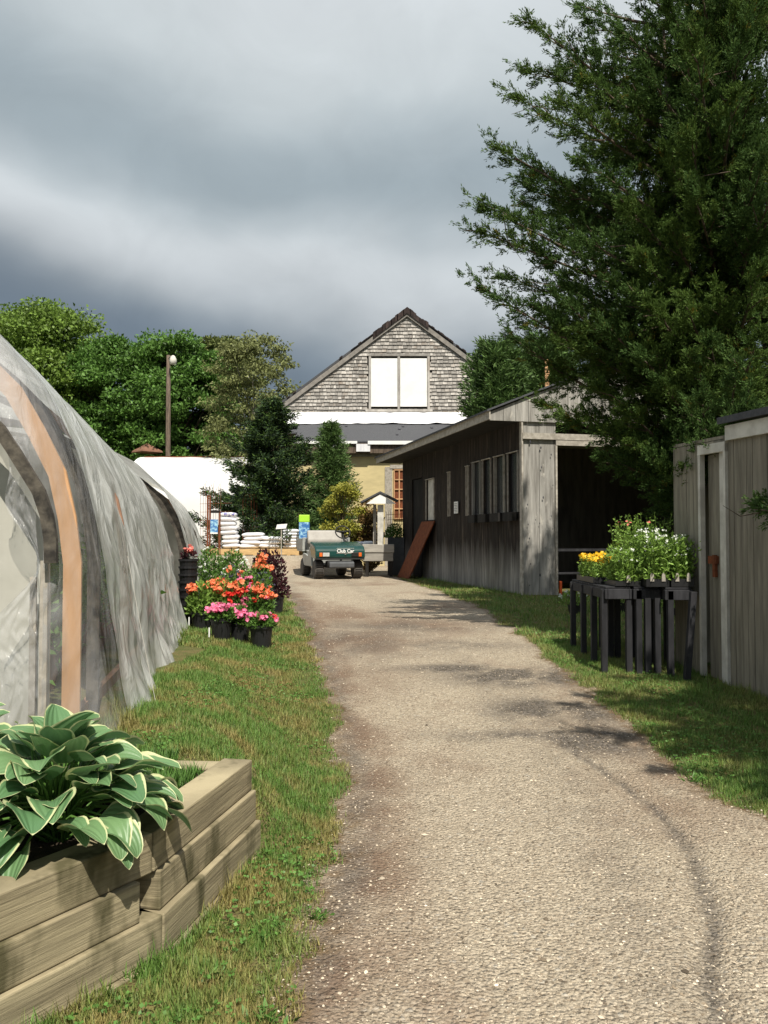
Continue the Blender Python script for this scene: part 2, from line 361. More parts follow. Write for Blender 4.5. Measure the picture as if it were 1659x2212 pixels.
def unit(a): return a/np.maximum(np.linalg.norm(a, axis=1, keepdims=True), 1e-9)
def leaves(P, D, Ln, Wd, bend=.15):
    n = len(P); D = unit(D); Rn = rng.normal(size=(n, 3)); Sd = unit(np.cross(D, Rn)); Nn = np.cross(D, Sd)
    Ln = np.broadcast_to(Ln, (n,))[:, None]; Wd = np.broadcast_to(Wd, (n,))[:, None]
    mid = P+D*Ln*.5+Nn*Ln*bend
    V = np.stack([P, mid+Sd*Wd*.5, P+D*Ln, mid-Sd*Wd*.5], 1).reshape(-1, 3)
    return V, np.arange(4*n).reshape(n, 4)
def rsph(n): return unit(rng.normal(size=(n, 3)))

# ------------------------------------------------------------------ ground sheet
def ground_mat():
    m = bpy.data.materials.new('ground_cover'); m.use_nodes = True
    t = m.node_tree; n = t.nodes; l = t.links; b = n['Principled BSDF']; b.inputs['Roughness'].default_value = .95; b.inputs['Specular IOR Level'].default_value = .15
    tcn = n.new('ShaderNodeTexCoord'); O = tcn.outputs['Object']
    def noise(s, d=5, rg=.6, v=None):
        q = n.new('ShaderNodeTexNoise'); q.inputs['Scale'].default_value = s; q.inputs['Detail'].default_value = d; q.inputs['Roughness'].default_value = rg
        if v:
            mp = n.new('ShaderNodeVectorMath'); mp.operation = 'MULTIPLY'; l.new(O, mp.inputs[0]); mp.inputs[1].default_value = v; l.new(mp.outputs[0], q.inputs['Vector'])
        else: l.new(O, q.inputs['Vector'])
        return q.outputs[0]
    def mr(v, a, bb, c=0, d=1):
        q = n.new('ShaderNodeMapRange'); q.inputs[1].default_value = a; q.inputs[2].default_value = bb; q.inputs[3].default_value = c; q.inputs[4].default_value = d; l.new(v, q.inputs[0]); return q.outputs[0]
    def mix(f, a, bb, bl='MIX'):
        q = n.new('ShaderNodeMix'); q.data_type = 'RGBA'; q.blend_type = bl
        if isinstance(f, (float, int)): q.inputs[0].default_value = f
        else: l.new(f, q.inputs[0])
        for k, v in ((6, a), (7, bb)):
            if isinstance(v, tuple): q.inputs[k].default_value = (*v, 1)
            else: l.new(v, q.inputs[k])
        return q.outputs[2]
    def math_(op, a, bb):
        q = n.new('ShaderNodeMath'); q.operation = op
        for i, v in enumerate((a, bb)):
            if isinstance(v, (int, float)): q.inputs[i].default_value = v
            else: l.new(v, q.inputs[i])
        return q.outputs[0]
    at_ = n.new('ShaderNodeAttribute'); at_.attribute_name = 'tint'
    sp = n.new('ShaderNodeSeparateColor'); l.new(at_.outputs['Color'], sp.inputs[0])
    vo = n.new('ShaderNodeTexVoronoi'); vo.inputs['Scale'].default_value = 62; l.new(O, vo.inputs['Vector'])
    vs = n.new('ShaderNodeSeparateColor'); l.new(vo.outputs['Color'], vs.inputs[0])
    v2 = n.new('ShaderNodeTexVoronoi'); v2.inputs['Scale'].default_value = 130; l.new(O, v2.inputs['Vector'])
    v2s = n.new('ShaderNodeSeparateColor'); l.new(v2.outputs['Color'], v2s.inputs[0])
    sand = mix(mr(noise(1.3), .35, .65), (.51,.43,.32), (.42,.355,.27))
    sand = mix(mr(noise(90, 3), .42, .62), sand, (.27,.215,.155)); sand = mix(mr(noise(26, 4), .45, .7), sand, (.52,.44,.33))
    peb = mix(vs.outputs[1], (.23,.19,.145), (.66,.57,.44))
    g = mix(math_('MULTIPLY', mr(vs.outputs[0], .45, .55), mr(noise(3, 4), .35, .6, .25, .85)), sand, peb)
    g = mix(math_('MULTIPLY', mr(v2s.outputs[0], .5, .6), .65), g, mix(v2s.outputs[1], (.20,.165,.12), (.62,.53,.41)))
    g = mix(mr(vs.outputs[2], .98, .985, 0, .6), g, (.52,.48,.41))
    # brown soil patches + tyre marks, dark gravel with tree shade painted in
    g = mix(math_('MULTIPLY', mr(noise(.9, 5, .65, (1, .6, 1)), .50, .70), .6), g, (.20,.125,.085))
    g = mix(math_('MULTIPLY', sp.outputs[2], .85), g, (.18,.108,.07))
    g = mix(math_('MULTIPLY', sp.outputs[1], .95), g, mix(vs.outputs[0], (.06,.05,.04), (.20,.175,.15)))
    soil = mix(mr(noise(9, 5), .35, .65), (.13,.085,.05), (.22,.155,.09))
    gr = mix(mr(noise(5, 5), .38, .62), (.085,.13,.03), (.19,.16,.06))
    gr = mix(mr(noise(60, 3), .45, .7), gr, soil)
    edge = mix(mr(noise(14, 4), .4, .65), soil, g)
    k = sp.outputs[0]
    kn = math_('ADD', k, math_('MULTIPLY', math_('SUBTRACT', noise(12, 5, .7), .5), .7))
    col = mix(mr(kn, .25, .5), gr, edge); col = mix(mr(kn, .55, .95), col, g)
    l.new(col, b.inputs['Base Color'])
    h = math_('ADD', math_('MULTIPLY', vo.outputs['Distance'], -.8), math_('MULTIPLY', noise(70, 4), 1.0))
    bp = n.new('ShaderNodeBump'); bp.inputs['Strength'].default_value = 1.0; bp.inputs['Distance'].default_value = .022
    l.new(h, bp.inputs['Height']); l.new(bp.outputs[0], b.inputs['Normal'])
    return m
GM = ground_mat()
def lines(segs):
    out = [segs[0][0]]
    for a, b, d in segs: out += list(np.linspace(a, b, max(2, int(round((b-a)/d))+1))[1:])
    return np.array(out)
gx = lines([(-300,-40,40), (-40,-12,3), (-12,-3.2,.4), (-3.2,4.2,.045), (4.2,12,.4), (12,40,3), (40,300,40)])
gy = lines([(-40,-4,4), (-4,1.8,.4), (1.8,11,.045), (11,26,.12), (26,60,2), (60,600,45)])
X, Y = np.meshgrid(gx, gy)
Z = ground_z(X, Y)
km = gravel_mask(X, Y)
n6 = vnoise(np.c_[X.ravel(), Y.ravel()], 7, 3, .7).reshape(X.shape)
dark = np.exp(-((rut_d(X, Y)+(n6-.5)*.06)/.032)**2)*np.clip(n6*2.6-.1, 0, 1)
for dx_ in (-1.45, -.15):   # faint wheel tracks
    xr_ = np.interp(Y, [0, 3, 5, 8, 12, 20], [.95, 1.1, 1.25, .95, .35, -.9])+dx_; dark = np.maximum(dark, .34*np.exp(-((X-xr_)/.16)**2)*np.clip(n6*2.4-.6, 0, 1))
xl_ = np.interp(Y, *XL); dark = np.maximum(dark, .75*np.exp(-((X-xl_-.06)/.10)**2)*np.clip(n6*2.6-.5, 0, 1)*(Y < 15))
for cx, cy, rx, ry, a in ((1.25, 7.6, .62, .38, 1), (.75, 7.9, .6, .2, .8), (1.35, 6.5, .5, .35, 1), (1.55, 5.8, .5, .3, .9), (.9, 5.9, .5, .15, .6), (-.35, 9.5, .8, 1.3, .4), (.3, 10.6, 1.2, .5, .45), (.75, 9.2, 1.0, .35, .4)):  # dark gravel patches; the right-hand ones also carry painted tree shade
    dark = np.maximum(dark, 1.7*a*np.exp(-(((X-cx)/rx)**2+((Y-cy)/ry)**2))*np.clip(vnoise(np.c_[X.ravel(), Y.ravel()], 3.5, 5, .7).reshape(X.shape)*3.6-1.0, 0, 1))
V = np.c_[X.ravel(), Y.ravel(), Z.ravel()]; n7 = vnoise(np.c_[X.ravel()+40, Y.ravel()], 3.2, 5, .7).reshape(X.shape)
brown = .95*np.exp(-((X-xl_-.16)/.20)**2)*np.clip(n7*2.4-.5, 0, 1)*(Y < 16)
for cx, cy, rx, ry, a in ((-.45, 9.6, .75, .9, 1), (-.7, 11.6, .8, 1.0, .8), (.35, 10.8, 1.0, .6, .8), (-.1, 7.6, .35, .8, .5), (.9, 12.6, .9, .5, .6), (1.75, 5.2, .3, .5, .8), (1.6, 4.6, .25, .4, .6)):
    brown = np.maximum(brown, a*np.exp(-(((X-cx)/rx)**2+((Y-cy)/ry)**2))*np.clip(n7*2.6-.45, 0, 1))
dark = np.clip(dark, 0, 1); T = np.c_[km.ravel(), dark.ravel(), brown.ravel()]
ny, nx = X.shape
I = (np.arange(ny-1)[:, None]*nx+np.arange(nx-1)[None, :]).ravel()
F = np.c_[I, I+1, I+nx+1, I+nx]
fm = km.ravel()[F].mean(1) > .5
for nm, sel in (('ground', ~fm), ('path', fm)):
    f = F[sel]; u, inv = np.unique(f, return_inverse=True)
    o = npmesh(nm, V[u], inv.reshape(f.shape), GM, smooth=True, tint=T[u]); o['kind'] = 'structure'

# wall lines used to keep grass out of buildings
def shed_s(x, y): return (x-2.47)*.972+(y-14.7)*.233
def rb_q(x, y): return (x-2.84)*.972+(y-8.08)*.233
def house_u(x, y): return (x+1.6)*-.9859+(y-4.2)*-.1676      # >0 inside greenhouse
def planter_in(x, y):  # left of the timber wall
    xw = np.interp(y, [0, 2.4, 2.92, 3.87], [-2.4, -1.08, -.78, -.58]); return (x < xw+.02) & (y < 3.92)
# grass blades
def grass(n, x0, x1, y0, y1, h, wd, seed_name):
    P = np.c_[rng.uniform(x0, x1, n), y0*(y1/y0)**rng.random(n)]
    k = gravel_mask(P[:, 0], P[:, 1]); d = vnoise(P, 7, 4, .7)
    keep = (k < .55) & (rng.random(n) > k*1.6) & ~planter_in(P[:, 0], P[:, 1]) & (d > .26+.16*rng.random(n))
    keep &= ~((house_u(P[:, 0], P[:, 1]) > -.10) & (P[:, 1] > 4.0) & (P[:, 1] < 16))
    keep &= ~((rb_q(P[:, 0], P[:, 1]) > 0) & (P[:, 1] < 8.08)) & ~((shed_s(P[:, 0], P[:, 1]) > -.02) & (P[:, 1] > 14.4))
    P = P[keep]; n = len(P); z = ground_z(P[:, 0], P[:, 1])
    hh = h*rng.uniform(.4, 1.25, n)*(.45+1.1*vnoise(P, 5, 3)); edge_ = (np.abs(rb_q(P[:, 0], P[:, 1])) < .16) | (np.abs(house_u(P[:, 0], P[:, 1])+.15) < .14) | ((np.abs(shed_s(P[:, 0], P[:, 1])) < .2) & (P[:, 1] > 13)) | (np.abs(P[:, 0]-np.interp(P[:, 1], [2.4, 2.92, 3.87, 3.9], [-1.08, -.74, -.57, -9])) < .05); hh = np.where(edge_ & (rng.random(n) < .5), hh*rng.uniform(1.3, 2.4, n), hh); a = rng.uniform(0, 2*np.pi, n); lean = rng.uniform(.2, 1.0, n)
    dr = np.c_[np.cos(a)*lean, np.sin(a)*lean, np.ones(n)]; dr = unit(dr)
    B = np.c_[P, z-.004]; sd = np.c_[-np.sin(a), np.cos(a), np.zeros(n)]*wd*.5
    V = np.stack([B-sd, B+sd, B+dr*hh[:, None]], 1).reshape(-1, 3)
    yel = np.clip(vnoise(P, 3.6, 5, .75)*4.6-1.95, 0, 1)
    yel = np.where(P[:, 0] > 1, yel*.45, yel*.85); j = rng.random(n); yel = np.clip(yel+.35*(j > .88), 0, 1)[:, None]
    col = np.array([.135,.245,.05])*(1-yel)+np.array([.36,.29,.11])*yel
    return V, np.repeat(col*rng.uniform(.8, 1.2, (n, 1)), 3, 0)
parts = [grass(230000, -1.7, .1, 2.2, 9.5, .042, .0055, 0), grass(60000, -2.6, -.4, 8, 16, .05, .011, 0), grass(150000, 1.3, 3.3, 3.4, 9.5, .042, .006, 0), grass(60000, .2, 4.5, 9, 22, .05, .012, 0)]
def bed_grass(n):
    P = np.c_[rng.uniform(-1.75, -.74, n), rng.uniform(3.2, 4.0, n)]; xw = np.interp(P[:, 1], [2.92, 3.87], [-.98, -.80]); P = P[(P[:, 0] < xw+.03) & (P[:, 1] > 3.25+.25*rng.random(n)) & ((P[:, 0] < -.98) | (P[:, 1] < 3.72))]; n = len(P)
    a = rng.uniform(0, 6.28, n); dr = unit(np.c_[np.cos(a)*.6, np.sin(a)*.6, np.ones(n)]); B = np.c_[P, np.full(n, .405)]; sd = np.c_[-np.sin(a), np.cos(a), np.zeros(n)]*.003
    V = np.stack([B-sd, B+sd, B+dr*(.07*rng.uniform(.4, 1.2, n))[:, None]], 1).reshape(-1, 3); c = np.array([.10,.21,.04])*rng.uniform(.75, 1.3, (n, 1))
    return V, np.repeat(c, 3, 0)
parts.append(bed_grass(14000))
GV = np.concatenate([p[0] for p in parts]); GT = np.concatenate([p[1] for p in parts])
o = npmesh('grass', GV, np.arange(len(GV)).reshape(-1, 3), 'grass', tint=GT); o['kind'] = 'stuff'
tag(o, 'short patchy green and yellow grass along both sides of the gravel path', 'grass')
nC = 14000; PC = np.c_[rng.uniform(-1.3, 2.9, nC), 2.2*(10/2.2)**rng.random(nC)]; kC = gravel_mask(PC[:, 0], PC[:, 1])
PC = PC[(kC < .45) & ~planter_in(PC[:, 0], PC[:, 1]) & (vnoise(PC+9, 2.2, 3) > .53) & ~((rb_q(PC[:, 0], PC[:, 1]) > 0) & (PC[:, 1] < 8.08)) & ~((house_u(PC[:, 0], PC[:, 1]) > -.2) & (PC[:, 1] > 4))]
nC = len(PC); bC = np.c_[PC, ground_z(PC[:, 0], PC[:, 1])+rng.uniform(.015, .04, nC)]; iC = np.repeat(np.arange(nC), 3); aC = np.repeat(rng.uniform(0, 6, nC), 3)+np.tile([0, 2.09, 4.19], nC)
VC, FC = leaves(bC[iC], np.c_[np.cos(aC), np.sin(aC), np.full(len(aC), .25)], rng.uniform(.010, .019, len(aC)), rng.uniform(.010, .017, len(aC)), .05)
o = npmesh('clover', VC, FC, 'weed'); o['kind'] = 'stuff'; tag(o, 'low clover leaves mixed into the grass verges', 'clover')
# loose stones
def stones(n, sz0, sz1, y0, y1):
    P = np.c_[rng.uniform(-1.5, 3.0, n), y0*(y1/y0)**rng.random(n)]
    k = gravel_mask(P[:, 0], P[:, 1]); dd = vnoise(P, 1.6, 3)
    keep = (rng.random(n) < k*(.35+dd)) | ((k > .05) & (rng.random(n) < .25)); keep &= ~planter_in(P[:, 0], P[:, 1]); P = P[keep]; n = len(P)
    s = sz0+(sz1-sz0)*rng.random(n)**4
    base = np.array([(1,0,0),(.3,.95,0),(-.8,.6,0),(-.8,-.6,0),(.3,-.95,0),(.1,.05,.55),(0,0,-.4)])
    a = rng.uniform(0, 6.28, n); ca, sa = np.cos(a), np.sin(a); j = rng.uniform(.6, 1.3, (n, 7, 3))
    B = base[None]*j; Vx = B[..., 0]*ca[:, None]-B[..., 1]*sa[:, None]*.7; Vy = B[..., 0]*sa[:, None]+B[..., 1]*ca[:, None]*.7
    z = ground_z(P[:, 0], P[:, 1])
    V = np.stack([P[:, :1]+Vx*s[:, None], P[:, 1:]+Vy*s[:, None], z[:, None]+B[..., 2]*s[:, None]*.8+s[:, None]*.15], -1).reshape(-1, 3)
    f = np.array([(0,1,5),(1,2,5),(2,3,5),(3,4,5),(4,0,5)]); F = (np.arange(n)[:, None, None]*7+f[None]).reshape(-1, 3)
    t = rng.choice(3, n, p=[.48,.44,.08]); c = np.array([(.95,.90,.82),(.45,.40,.34),(1.2,1.16,1.1)])[t]
    return V, F, np.repeat(c, 7, 0)
V1, F1, T1 = stones(90000, .003, .0095, 2.1, 15)
V2, F2, T2 = stones(1100, .008, .02, 2.1, 16)
o = npmesh('loose_gravel', np.r_[V1, V2], np.r_[F1, F2+len(V1)], 'pebble', tint=np.r_[T1, T2]); o['kind'] = 'stuff'
tag(o, 'small loose pale stones scattered over the path', 'gravel')

# ------------------------------------------------------------------ timber planter wall
tw = thing('planter_wall', 'low stacked timber retaining wall bending in front of the variegated hosta', 'planter wall', (-.75, 3.1, 0))
P0, P1, P2 = Vector((-.61, 3.87, 0)), Vector((-.80, 2.92, 0)), Vector((-1.53, 1.72, 0))
def timber(a, b, z0, z1, th, push=0, e0=0, e1=0):
    d = (b-a).normalized(); nrm = Vector((-d.y, d.x, 0)); nrm = nrm if nrm.x < 0 else -nrm   # towards the bed
    o0 = a-d*e0-nrm*push; ln = (b-a).length+e0+e1
    m = MB().obox(o0+Vector((0, 0, z0)), d*ln, nrm*th, (0, 0, z1-z0)); o = m.build('timber', 'timber', tw, bevel=.006)
    return o
H = .138
for i in range(4):
    z0 = -.13+i*.1395; z1 = z0+H; p = (3-i)*.017
    if i < 3:
        timber(P1+Vector((0, .02 if i == 2 else 0, 0)), P0, z0, z1, .14, p+.004*(i % 2), e1=p*.5)
        if i == 2:
            c = P1+(P2-P1)*.62
            timber(c, P1+(P2-P1)*.055, z0, z1, .14, p); timber(P2, c+(P2-P1).normalized()*.006, z0, z1, .14, p+.006)
        else: timber(P2, P1, z0, z1, .14, p, e1=.03 if i == 0 else .01)
    else:
        timber(P1, P0, z0, z1, .14, 0); timber(P2, P1-(P1-P2).normalized()*.008, z0, z1, .14, 0)
d = Vector((-1, .07, 0)).normalized()
MB().obox((-.735, 3.75, .2885), d*.5, (0, .13, 0), (0, 0, .128)).build('timber', 'timber', tw, bevel=.006)
m = MB(); m.prism([(-.70, 3.80, .0), (-.92, 2.93, .0), (-1.66, 1.72, .0), (-3.5, 1.72, .0), (-3.5, 4.3, .0), (-1.0, 3.88, 0)], (0, 0, .408))
o = m.build('bed_soil', 'soil', tw)

# ------------------------------------------------------------------ hosta
def hosta_mat():
    m = bpy.data.materials.new('hosta_leaf'); m.use_nodes = True
    t = m.node_tree; n = t.nodes; l = t.links; b = n['Principled BSDF']; b.inputs['Roughness'].default_value = .42; b.inputs['Specular IOR Level'].default_value = .45
    at_ = n.new('ShaderNodeAttribute'); at_.attribute_name = 'tint'; sp = n.new('ShaderNodeSeparateColor'); l.new(at_.outputs['Color'], sp.inputs[0])
    tcn = n.new('ShaderNodeTexCoord'); nz = n.new('ShaderNodeTexNoise'); nz.inputs['Scale'].default_value = 22; l.new(tcn.outputs['Object'], nz.inputs['Vector'])
    ge = n.new('ShaderNodeNewGeometry')
    a = n.new('ShaderNodeMath'); a.operation = 'MULTIPLY_ADD'; l.new(nz.outputs[0], a.inputs[0]); a.inputs[1].default_value = .20; l.new(sp.outputs[0], a.inputs[2])
    q = n.new('ShaderNodeMapRange'); q.inputs[1].default_value = .885; q.inputs[2].default_value = .93; l.new(a.outputs[0], q.inputs[0])
    g = n.new('ShaderNodeMix'); g.data_type = 'RGBA'; l.new(ge.outputs['Random Per Island'], g.inputs[0]); g.inputs[6].default_value = (.10,.21,.09,1); g.inputs[7].default_value = (.175,.30,.13,1)
    mx = n.new('ShaderNodeMix'); mx.data_type = 'RGBA'; l.new(q.outputs[0], mx.inputs[0]); l.new(g.outputs[2], mx.inputs[6]); mx.inputs[7].default_value = (.60,.62,.34,1)
    l.new(mx.outputs[2], b.inputs['Base Color'])
    wv = n.new('ShaderNodeMath'); wv.operation = 'SINE'; w2 = n.new('ShaderNodeMath'); w2.operation = 'MULTIPLY'; w2.inputs[1].default_value = 34; l.new(sp.outputs[1], w2.inputs[0]); l.new(w2.outputs[0], wv.inputs[0])
    bp = n.new('ShaderNodeBump'); bp.inputs['Strength'].default_value = .35; bp.inputs['Distance'].default_value = .004; l.new(wv.outputs[0], bp.inputs['Height']); l.new(bp.outputs[0], b.inputs['Normal'])
    tr = n.new('ShaderNodeBsdfTranslucent'); l.new(mx.outputs[2], tr.inputs[0]); ms = n.new('ShaderNodeMixShader'); ms.inputs[0].default_value = .22
    l.new(b.outputs[0], ms.inputs[1]); l.new(tr.outputs[0], ms.inputs[2]); l.new(ms.outputs[0], n['Material Output'].inputs[0])
    return m
HM = hosta_mat()
def hosta(cx, cy, cz, rad, ht, n, seed, label):
    r_ = np.random.default_rng(seed); root = thing('hosta', label, 'plant', (cx, cy, cz))
    VV = []; FF = []; TT = []; st = MB(); nv = 0; nt_, ns_ = 13, 11
    for i in range(n):
        fr = ((i+.5)/n)**.6; az = i*2.39996+r_.uniform(-.25, .25); rr = rad*fr
        ln = r_.uniform(.15, .25)*(1.0-.12*fr)*(.85 if fr < .3 else 1); wd = ln*r_.uniform(.34, .43)
        el0 = math.radians(66-48*fr+r_.uniform(-14, 14)); drop = math.radians(38+42*fr+r_.uniform(-15, 22))
        base = np.array([cx+math.cos(az)*rr*.72, cy+math.sin(az)*rr*.72, cz+ht*(1-.80*fr**1.7)*.80+r_.uniform(-.025, .025)])
        h = np.array([math.cos(az+r_.uniform(-.5,.5)), math.sin(az+r_.uniform(-.5,.5)), 0]); h /= np.linalg.norm(h)
        side = np.array([-h[1], h[0], 0]); roll = r_.uniform(-.5, .5); pos = base.copy(); ph = r_.uniform(0, 6)
        cup = r_.uniform(.05, .45); ruf = r_.uniform(.06, .2)
        ts = np.linspace(0, 1, nt_); ss = np.linspace(-1, 1, ns_)
        for a, t in enumerate(ts):
            e = el0-drop*t; d = h*math.cos(e)+np.array([0, 0, math.sin(e)])
            if a: pos = pos+d*ln/(nt_-1)
            up = np.cross(side, d); up = up if up[2] > 0 or abs(up[2]) < .2 else -up
            s_ = side*math.cos(roll)+up*math.sin(roll); u_ = up*math.cos(roll)-side*math.sin(roll)
            wdt = wd*(max(math.sin(math.pi*min(1, t**.66*1.0)), 0)**.62)*(1-.18*t) if t < 1 else .001
            if t == 0: wdt = wd*.08
            for s in ss:
                z = cup*wdt*(abs(s)**1.6)+ruf*wdt*math.sin(9*t+ph+(2 if s > 0 else 0))*abs(s)**3-.05*wdt*math.cos(s*1.5)
                VV.append(pos+s_*s*wdt+u_*z); edge = max(abs(s), (t-.78)/.22 if t > .78 else 0); TT.append((edge*.92, (s*.5+.5), t))
        for a in range(nt_-1):
            for b in range(ns_-1): q = nv+a*ns_+b; FF.append((q, q+1, q+ns_+1, q+ns_))
        nv += nt_*ns_
        c0 = np.array([cx+r_.uniform(-.05,.05), cy+r_.uniform(-.05,.05), cz]); md = (c0+base)/2+np.array([0, 0, .06])
        st.tube([c0, md, base], [.006, .005, .0035], 5)
    npmesh('foliage', np.array(VV), np.array(FF), HM, root, smooth=True, tint=np.array(TT))
    st.build('stem', 'weed', root, smooth=True)
    return root
hosta(-1.15, 2.93, .40, .44, .40, 120, 5, 'large hosta with cream edged green leaves spilling over the timber wall')
hosta(-1.68, 3.12, .40, .46, .40, 70, 9, 'second hosta clump by the grey end panel at the left edge')

# ------------------------------------------------------------------ plastic greenhouses
GA = Vector((-.1676, .9859, 0)); GI = Vector((-.9859, -.1676, 0)); GB = Vector((-1.6, 4.2, 0))
def zsc(s): return 1-.12*max(0, s-.6)/4.7 if s < 5.5 else .86-.05*(s-5.5)/4.7
def G3(s, u, z): return GB+GA*s+GI*u+Vector((0, 0, .36+(z-.36)*zsc(s)))
PROF = [(-.24,.36), (-.18,.62), (-.13,.95), (-.09,1.25), (-.02,1.62), (.08,1.98), (.25,2.34), (.55,2.68), (1.0,2.94), (1.5,3.09), (2.1,3.15)]
PROF = PROF+[(4.2-u, z) for u, z in PROF[-2::-1]]
FR = [(0,.36), (0,1.42), (.09,1.83), (.33,2.26), (.75,2.62), (1.3,2.88), (2.1,3.02)]
FR = FR+[(4.2-u, z) for u, z in FR[-2::-1]]
def prof_pts(P, n):
    P = np.array(P, float); d = np.r_[0, np.cumsum(np.linalg.norm(np.diff(P, axis=0), axis=1))]; t = np.linspace(0, d[-1], n)
    return np.c_[np.interp(t, d, P[:, 0]), np.interp(t, d, P[:, 1])]
def sweep(m, P, hw, dep):
    V_ = []
    for i, p in enumerate(P):
        t = (P[min(i+1, len(P)-1)]-P[max(i-1, 0)]).normalized(); nn = t.cross(GA).normalized()*hw
        V_ += [p-nn, p+nn, p+nn+dep, p-nn+dep]
    F_ = [(4*i+a, 4*i+(a+1) % 4, 4*i+4+(a+1) % 4, 4*i+4+a) for i in range(len(P)-1) for a in range(4)]+[(0, 1, 2, 3), (4*len(P)-1, 4*len(P)-2, 4*len(P)-3, 4*len(P)-4)]
    return m.add(V_, F_)
def greenhouse(s0, s1, uoff, label, seed, first):
    g = thing('greenhouse', label, 'greenhouse', tuple(G3(s0, 2.1, .36)))
    sc0 = s0+(.62 if first else 0)
    ns = int((s1-s0)/.035); pp = prof_pts(PROF, 210)
    for _ in range(3): pp[1:-1] = (pp[:-2]+pp[1:-1]*2+pp[2:])/4
    ss = np.linspace(sc0, s1, ns); SS, TT = np.meshgrid(ss, np.arange(len(pp))/len(pp), indexing='ij')
    U = np.repeat(pp[None, :, 0], ns, 0); Zz = np.repeat(pp[None, :, 1], ns, 0)
    du = np.gradient(pp[:, 0]); dz = np.gradient(pp[:, 1]); nl = np.hypot(du, dz); nu, nz_ = -dz/nl, du/nl   # outward
    q = np.c_[(SS*1.9+TT*6+seed).ravel(), (TT*11).ravel(), (SS*.0+seed).ravel()]
    nz1 = vnoise(q, 1.0, 4, .55).reshape(SS.shape)
    q2 = np.c_[(SS*3.2-TT*9).ravel(), (TT*13).ravel(), np.full(SS.size, seed+3.)]
    rid = 1-np.abs(vnoise(q2, 1.0, 3).reshape(SS.shape)*2-1)*2
    low = np.clip((2.6-Zz)/1.6, .12, 1); hoopd = np.abs(((SS-s0) % 1.3)-.0); hoopd = np.minimum(hoopd, 1.3-hoopd)
    sag = -.05*np.clip(hoopd/.65, 0, 1)*1.0
    disp = (nz1-.5)*.15*low+rid*.030*low+sag*.6
    disp *= np.clip((SS-sc0)/.25, .35, 1)
    botflare = np.clip((.75-Zz)/.4, 0, 1)*(vnoise(np.c_[(SS*2.2).ravel(), np.full(SS.size, seed)], 1, 3).reshape(SS.shape)-.4)*.20
    U = U+nu*disp-np.where(U < 2.1, botflare, -botflare); Zz = Zz+nz_*disp
    Zz = np.where(Zz < .42, Zz+.05*(vnoise(np.c_[(SS*5).ravel(), np.zeros(SS.size)], 1, 3).reshape(SS.shape)-.4), Zz)
    Vv = np.array(GB)[None]+SS.reshape(-1, 1)*np.array(GA)+(U+uoff).reshape(-1, 1)*np.array(GI); Vv[:, 2] = .36+(Zz.ravel()-.36)*np.array([zsc(q_) for q_ in SS.ravel()])
    a, b = SS.shape; I = (np.arange(a-1)[:, None]*b+np.arange(b-1)).ravel()
    npmesh('plastic_cover', Vv, np.c_[I, I+1, I+b+1, I+b], 'plastic', g, smooth=True)
    k = 0; s = s0+.10
    while s < s1-.1:
        m = MB(); pf = prof_pts(FR, 34)
        w_ = .042 if k == 0 or not first else (.035 if k == 1 else .03)
        sweep(m, [G3(s, u0+uoff, z0) for u0, z0 in pf], w_ if k else .045, GA*(.045 if k else .03))
        m.build('hoop', 'lumber' if first and k < 1 else ('old_hoop' if k != 2 else 'lumber_dull'), g); s += .62 if k == 0 else 1.3; k += 1
    m = MB()
    for u, z in ((.02, .45), (2.1, 2.97), (4.18, .45), (4.18, 1.2)):
        m = MB(); m.obox(G3(s0+.16, u+uoff, z*.9), GA*(s1-s0-.2), GI*.04, (0, 0, .09)); m.build('purlin', 'lumber_dull', g)
    m = MB(); m.obox(G3(s0+.1, .12+uoff, .0), GA*(s1-s0-.2), GI*3.9, (0, 0, .40)); m.build('floor', 'soil', g)
    m = MB()
    pf = [tuple(G3(s1-.06, u+uoff, z)) for u, z in prof_pts(FR, 26)]; m.prism(pf, GA*.03); m.build('back_panel', 'end_panel', g)
    return g
g1 = greenhouse(0, 5.35, 0, 'nearest hoop greenhouse under loose wrinkled clear plastic, with grey end panel', 1.3, True)
g2 = greenhouse(5.75, 10.3, -.17, 'farther hoop greenhouse wrapped in plastic behind the black pot stack', 8.1, False)
for k_, (s_, u_, h_, mt_) in enumerate(((1.6, .6, .5, 'shrub'), (2.6, .7, .7, 'shrub_light'), (3.6, .6, .55, 'shrub'), (4.6, .7, .6, 'shrub_light'))):
    c_ = G3(s_, u_, .40); t_ = thing('greenhouse_plant', f'blurred green plant seen through the near plastic wall, {["first", "second", "third", "farthest"][k_]} from the camera', 'plant', tuple(c_))
    q_ = MB(); q_.lathe([(.2, 0), (.26, .28), (.24, .28)], tuple(c_), 14); q_.build('pot', 'brick', t_)
    P_ = np.array(c_)[None]+rng.normal(0, 1, (900, 3))*np.array([.2, .3, .16])+np.array([0, 0, .28+h_*.5]); V_, F_ = leaves(P_, rsph(900), .09, .045); npmesh('foliage', V_, F_, mt_, t_)
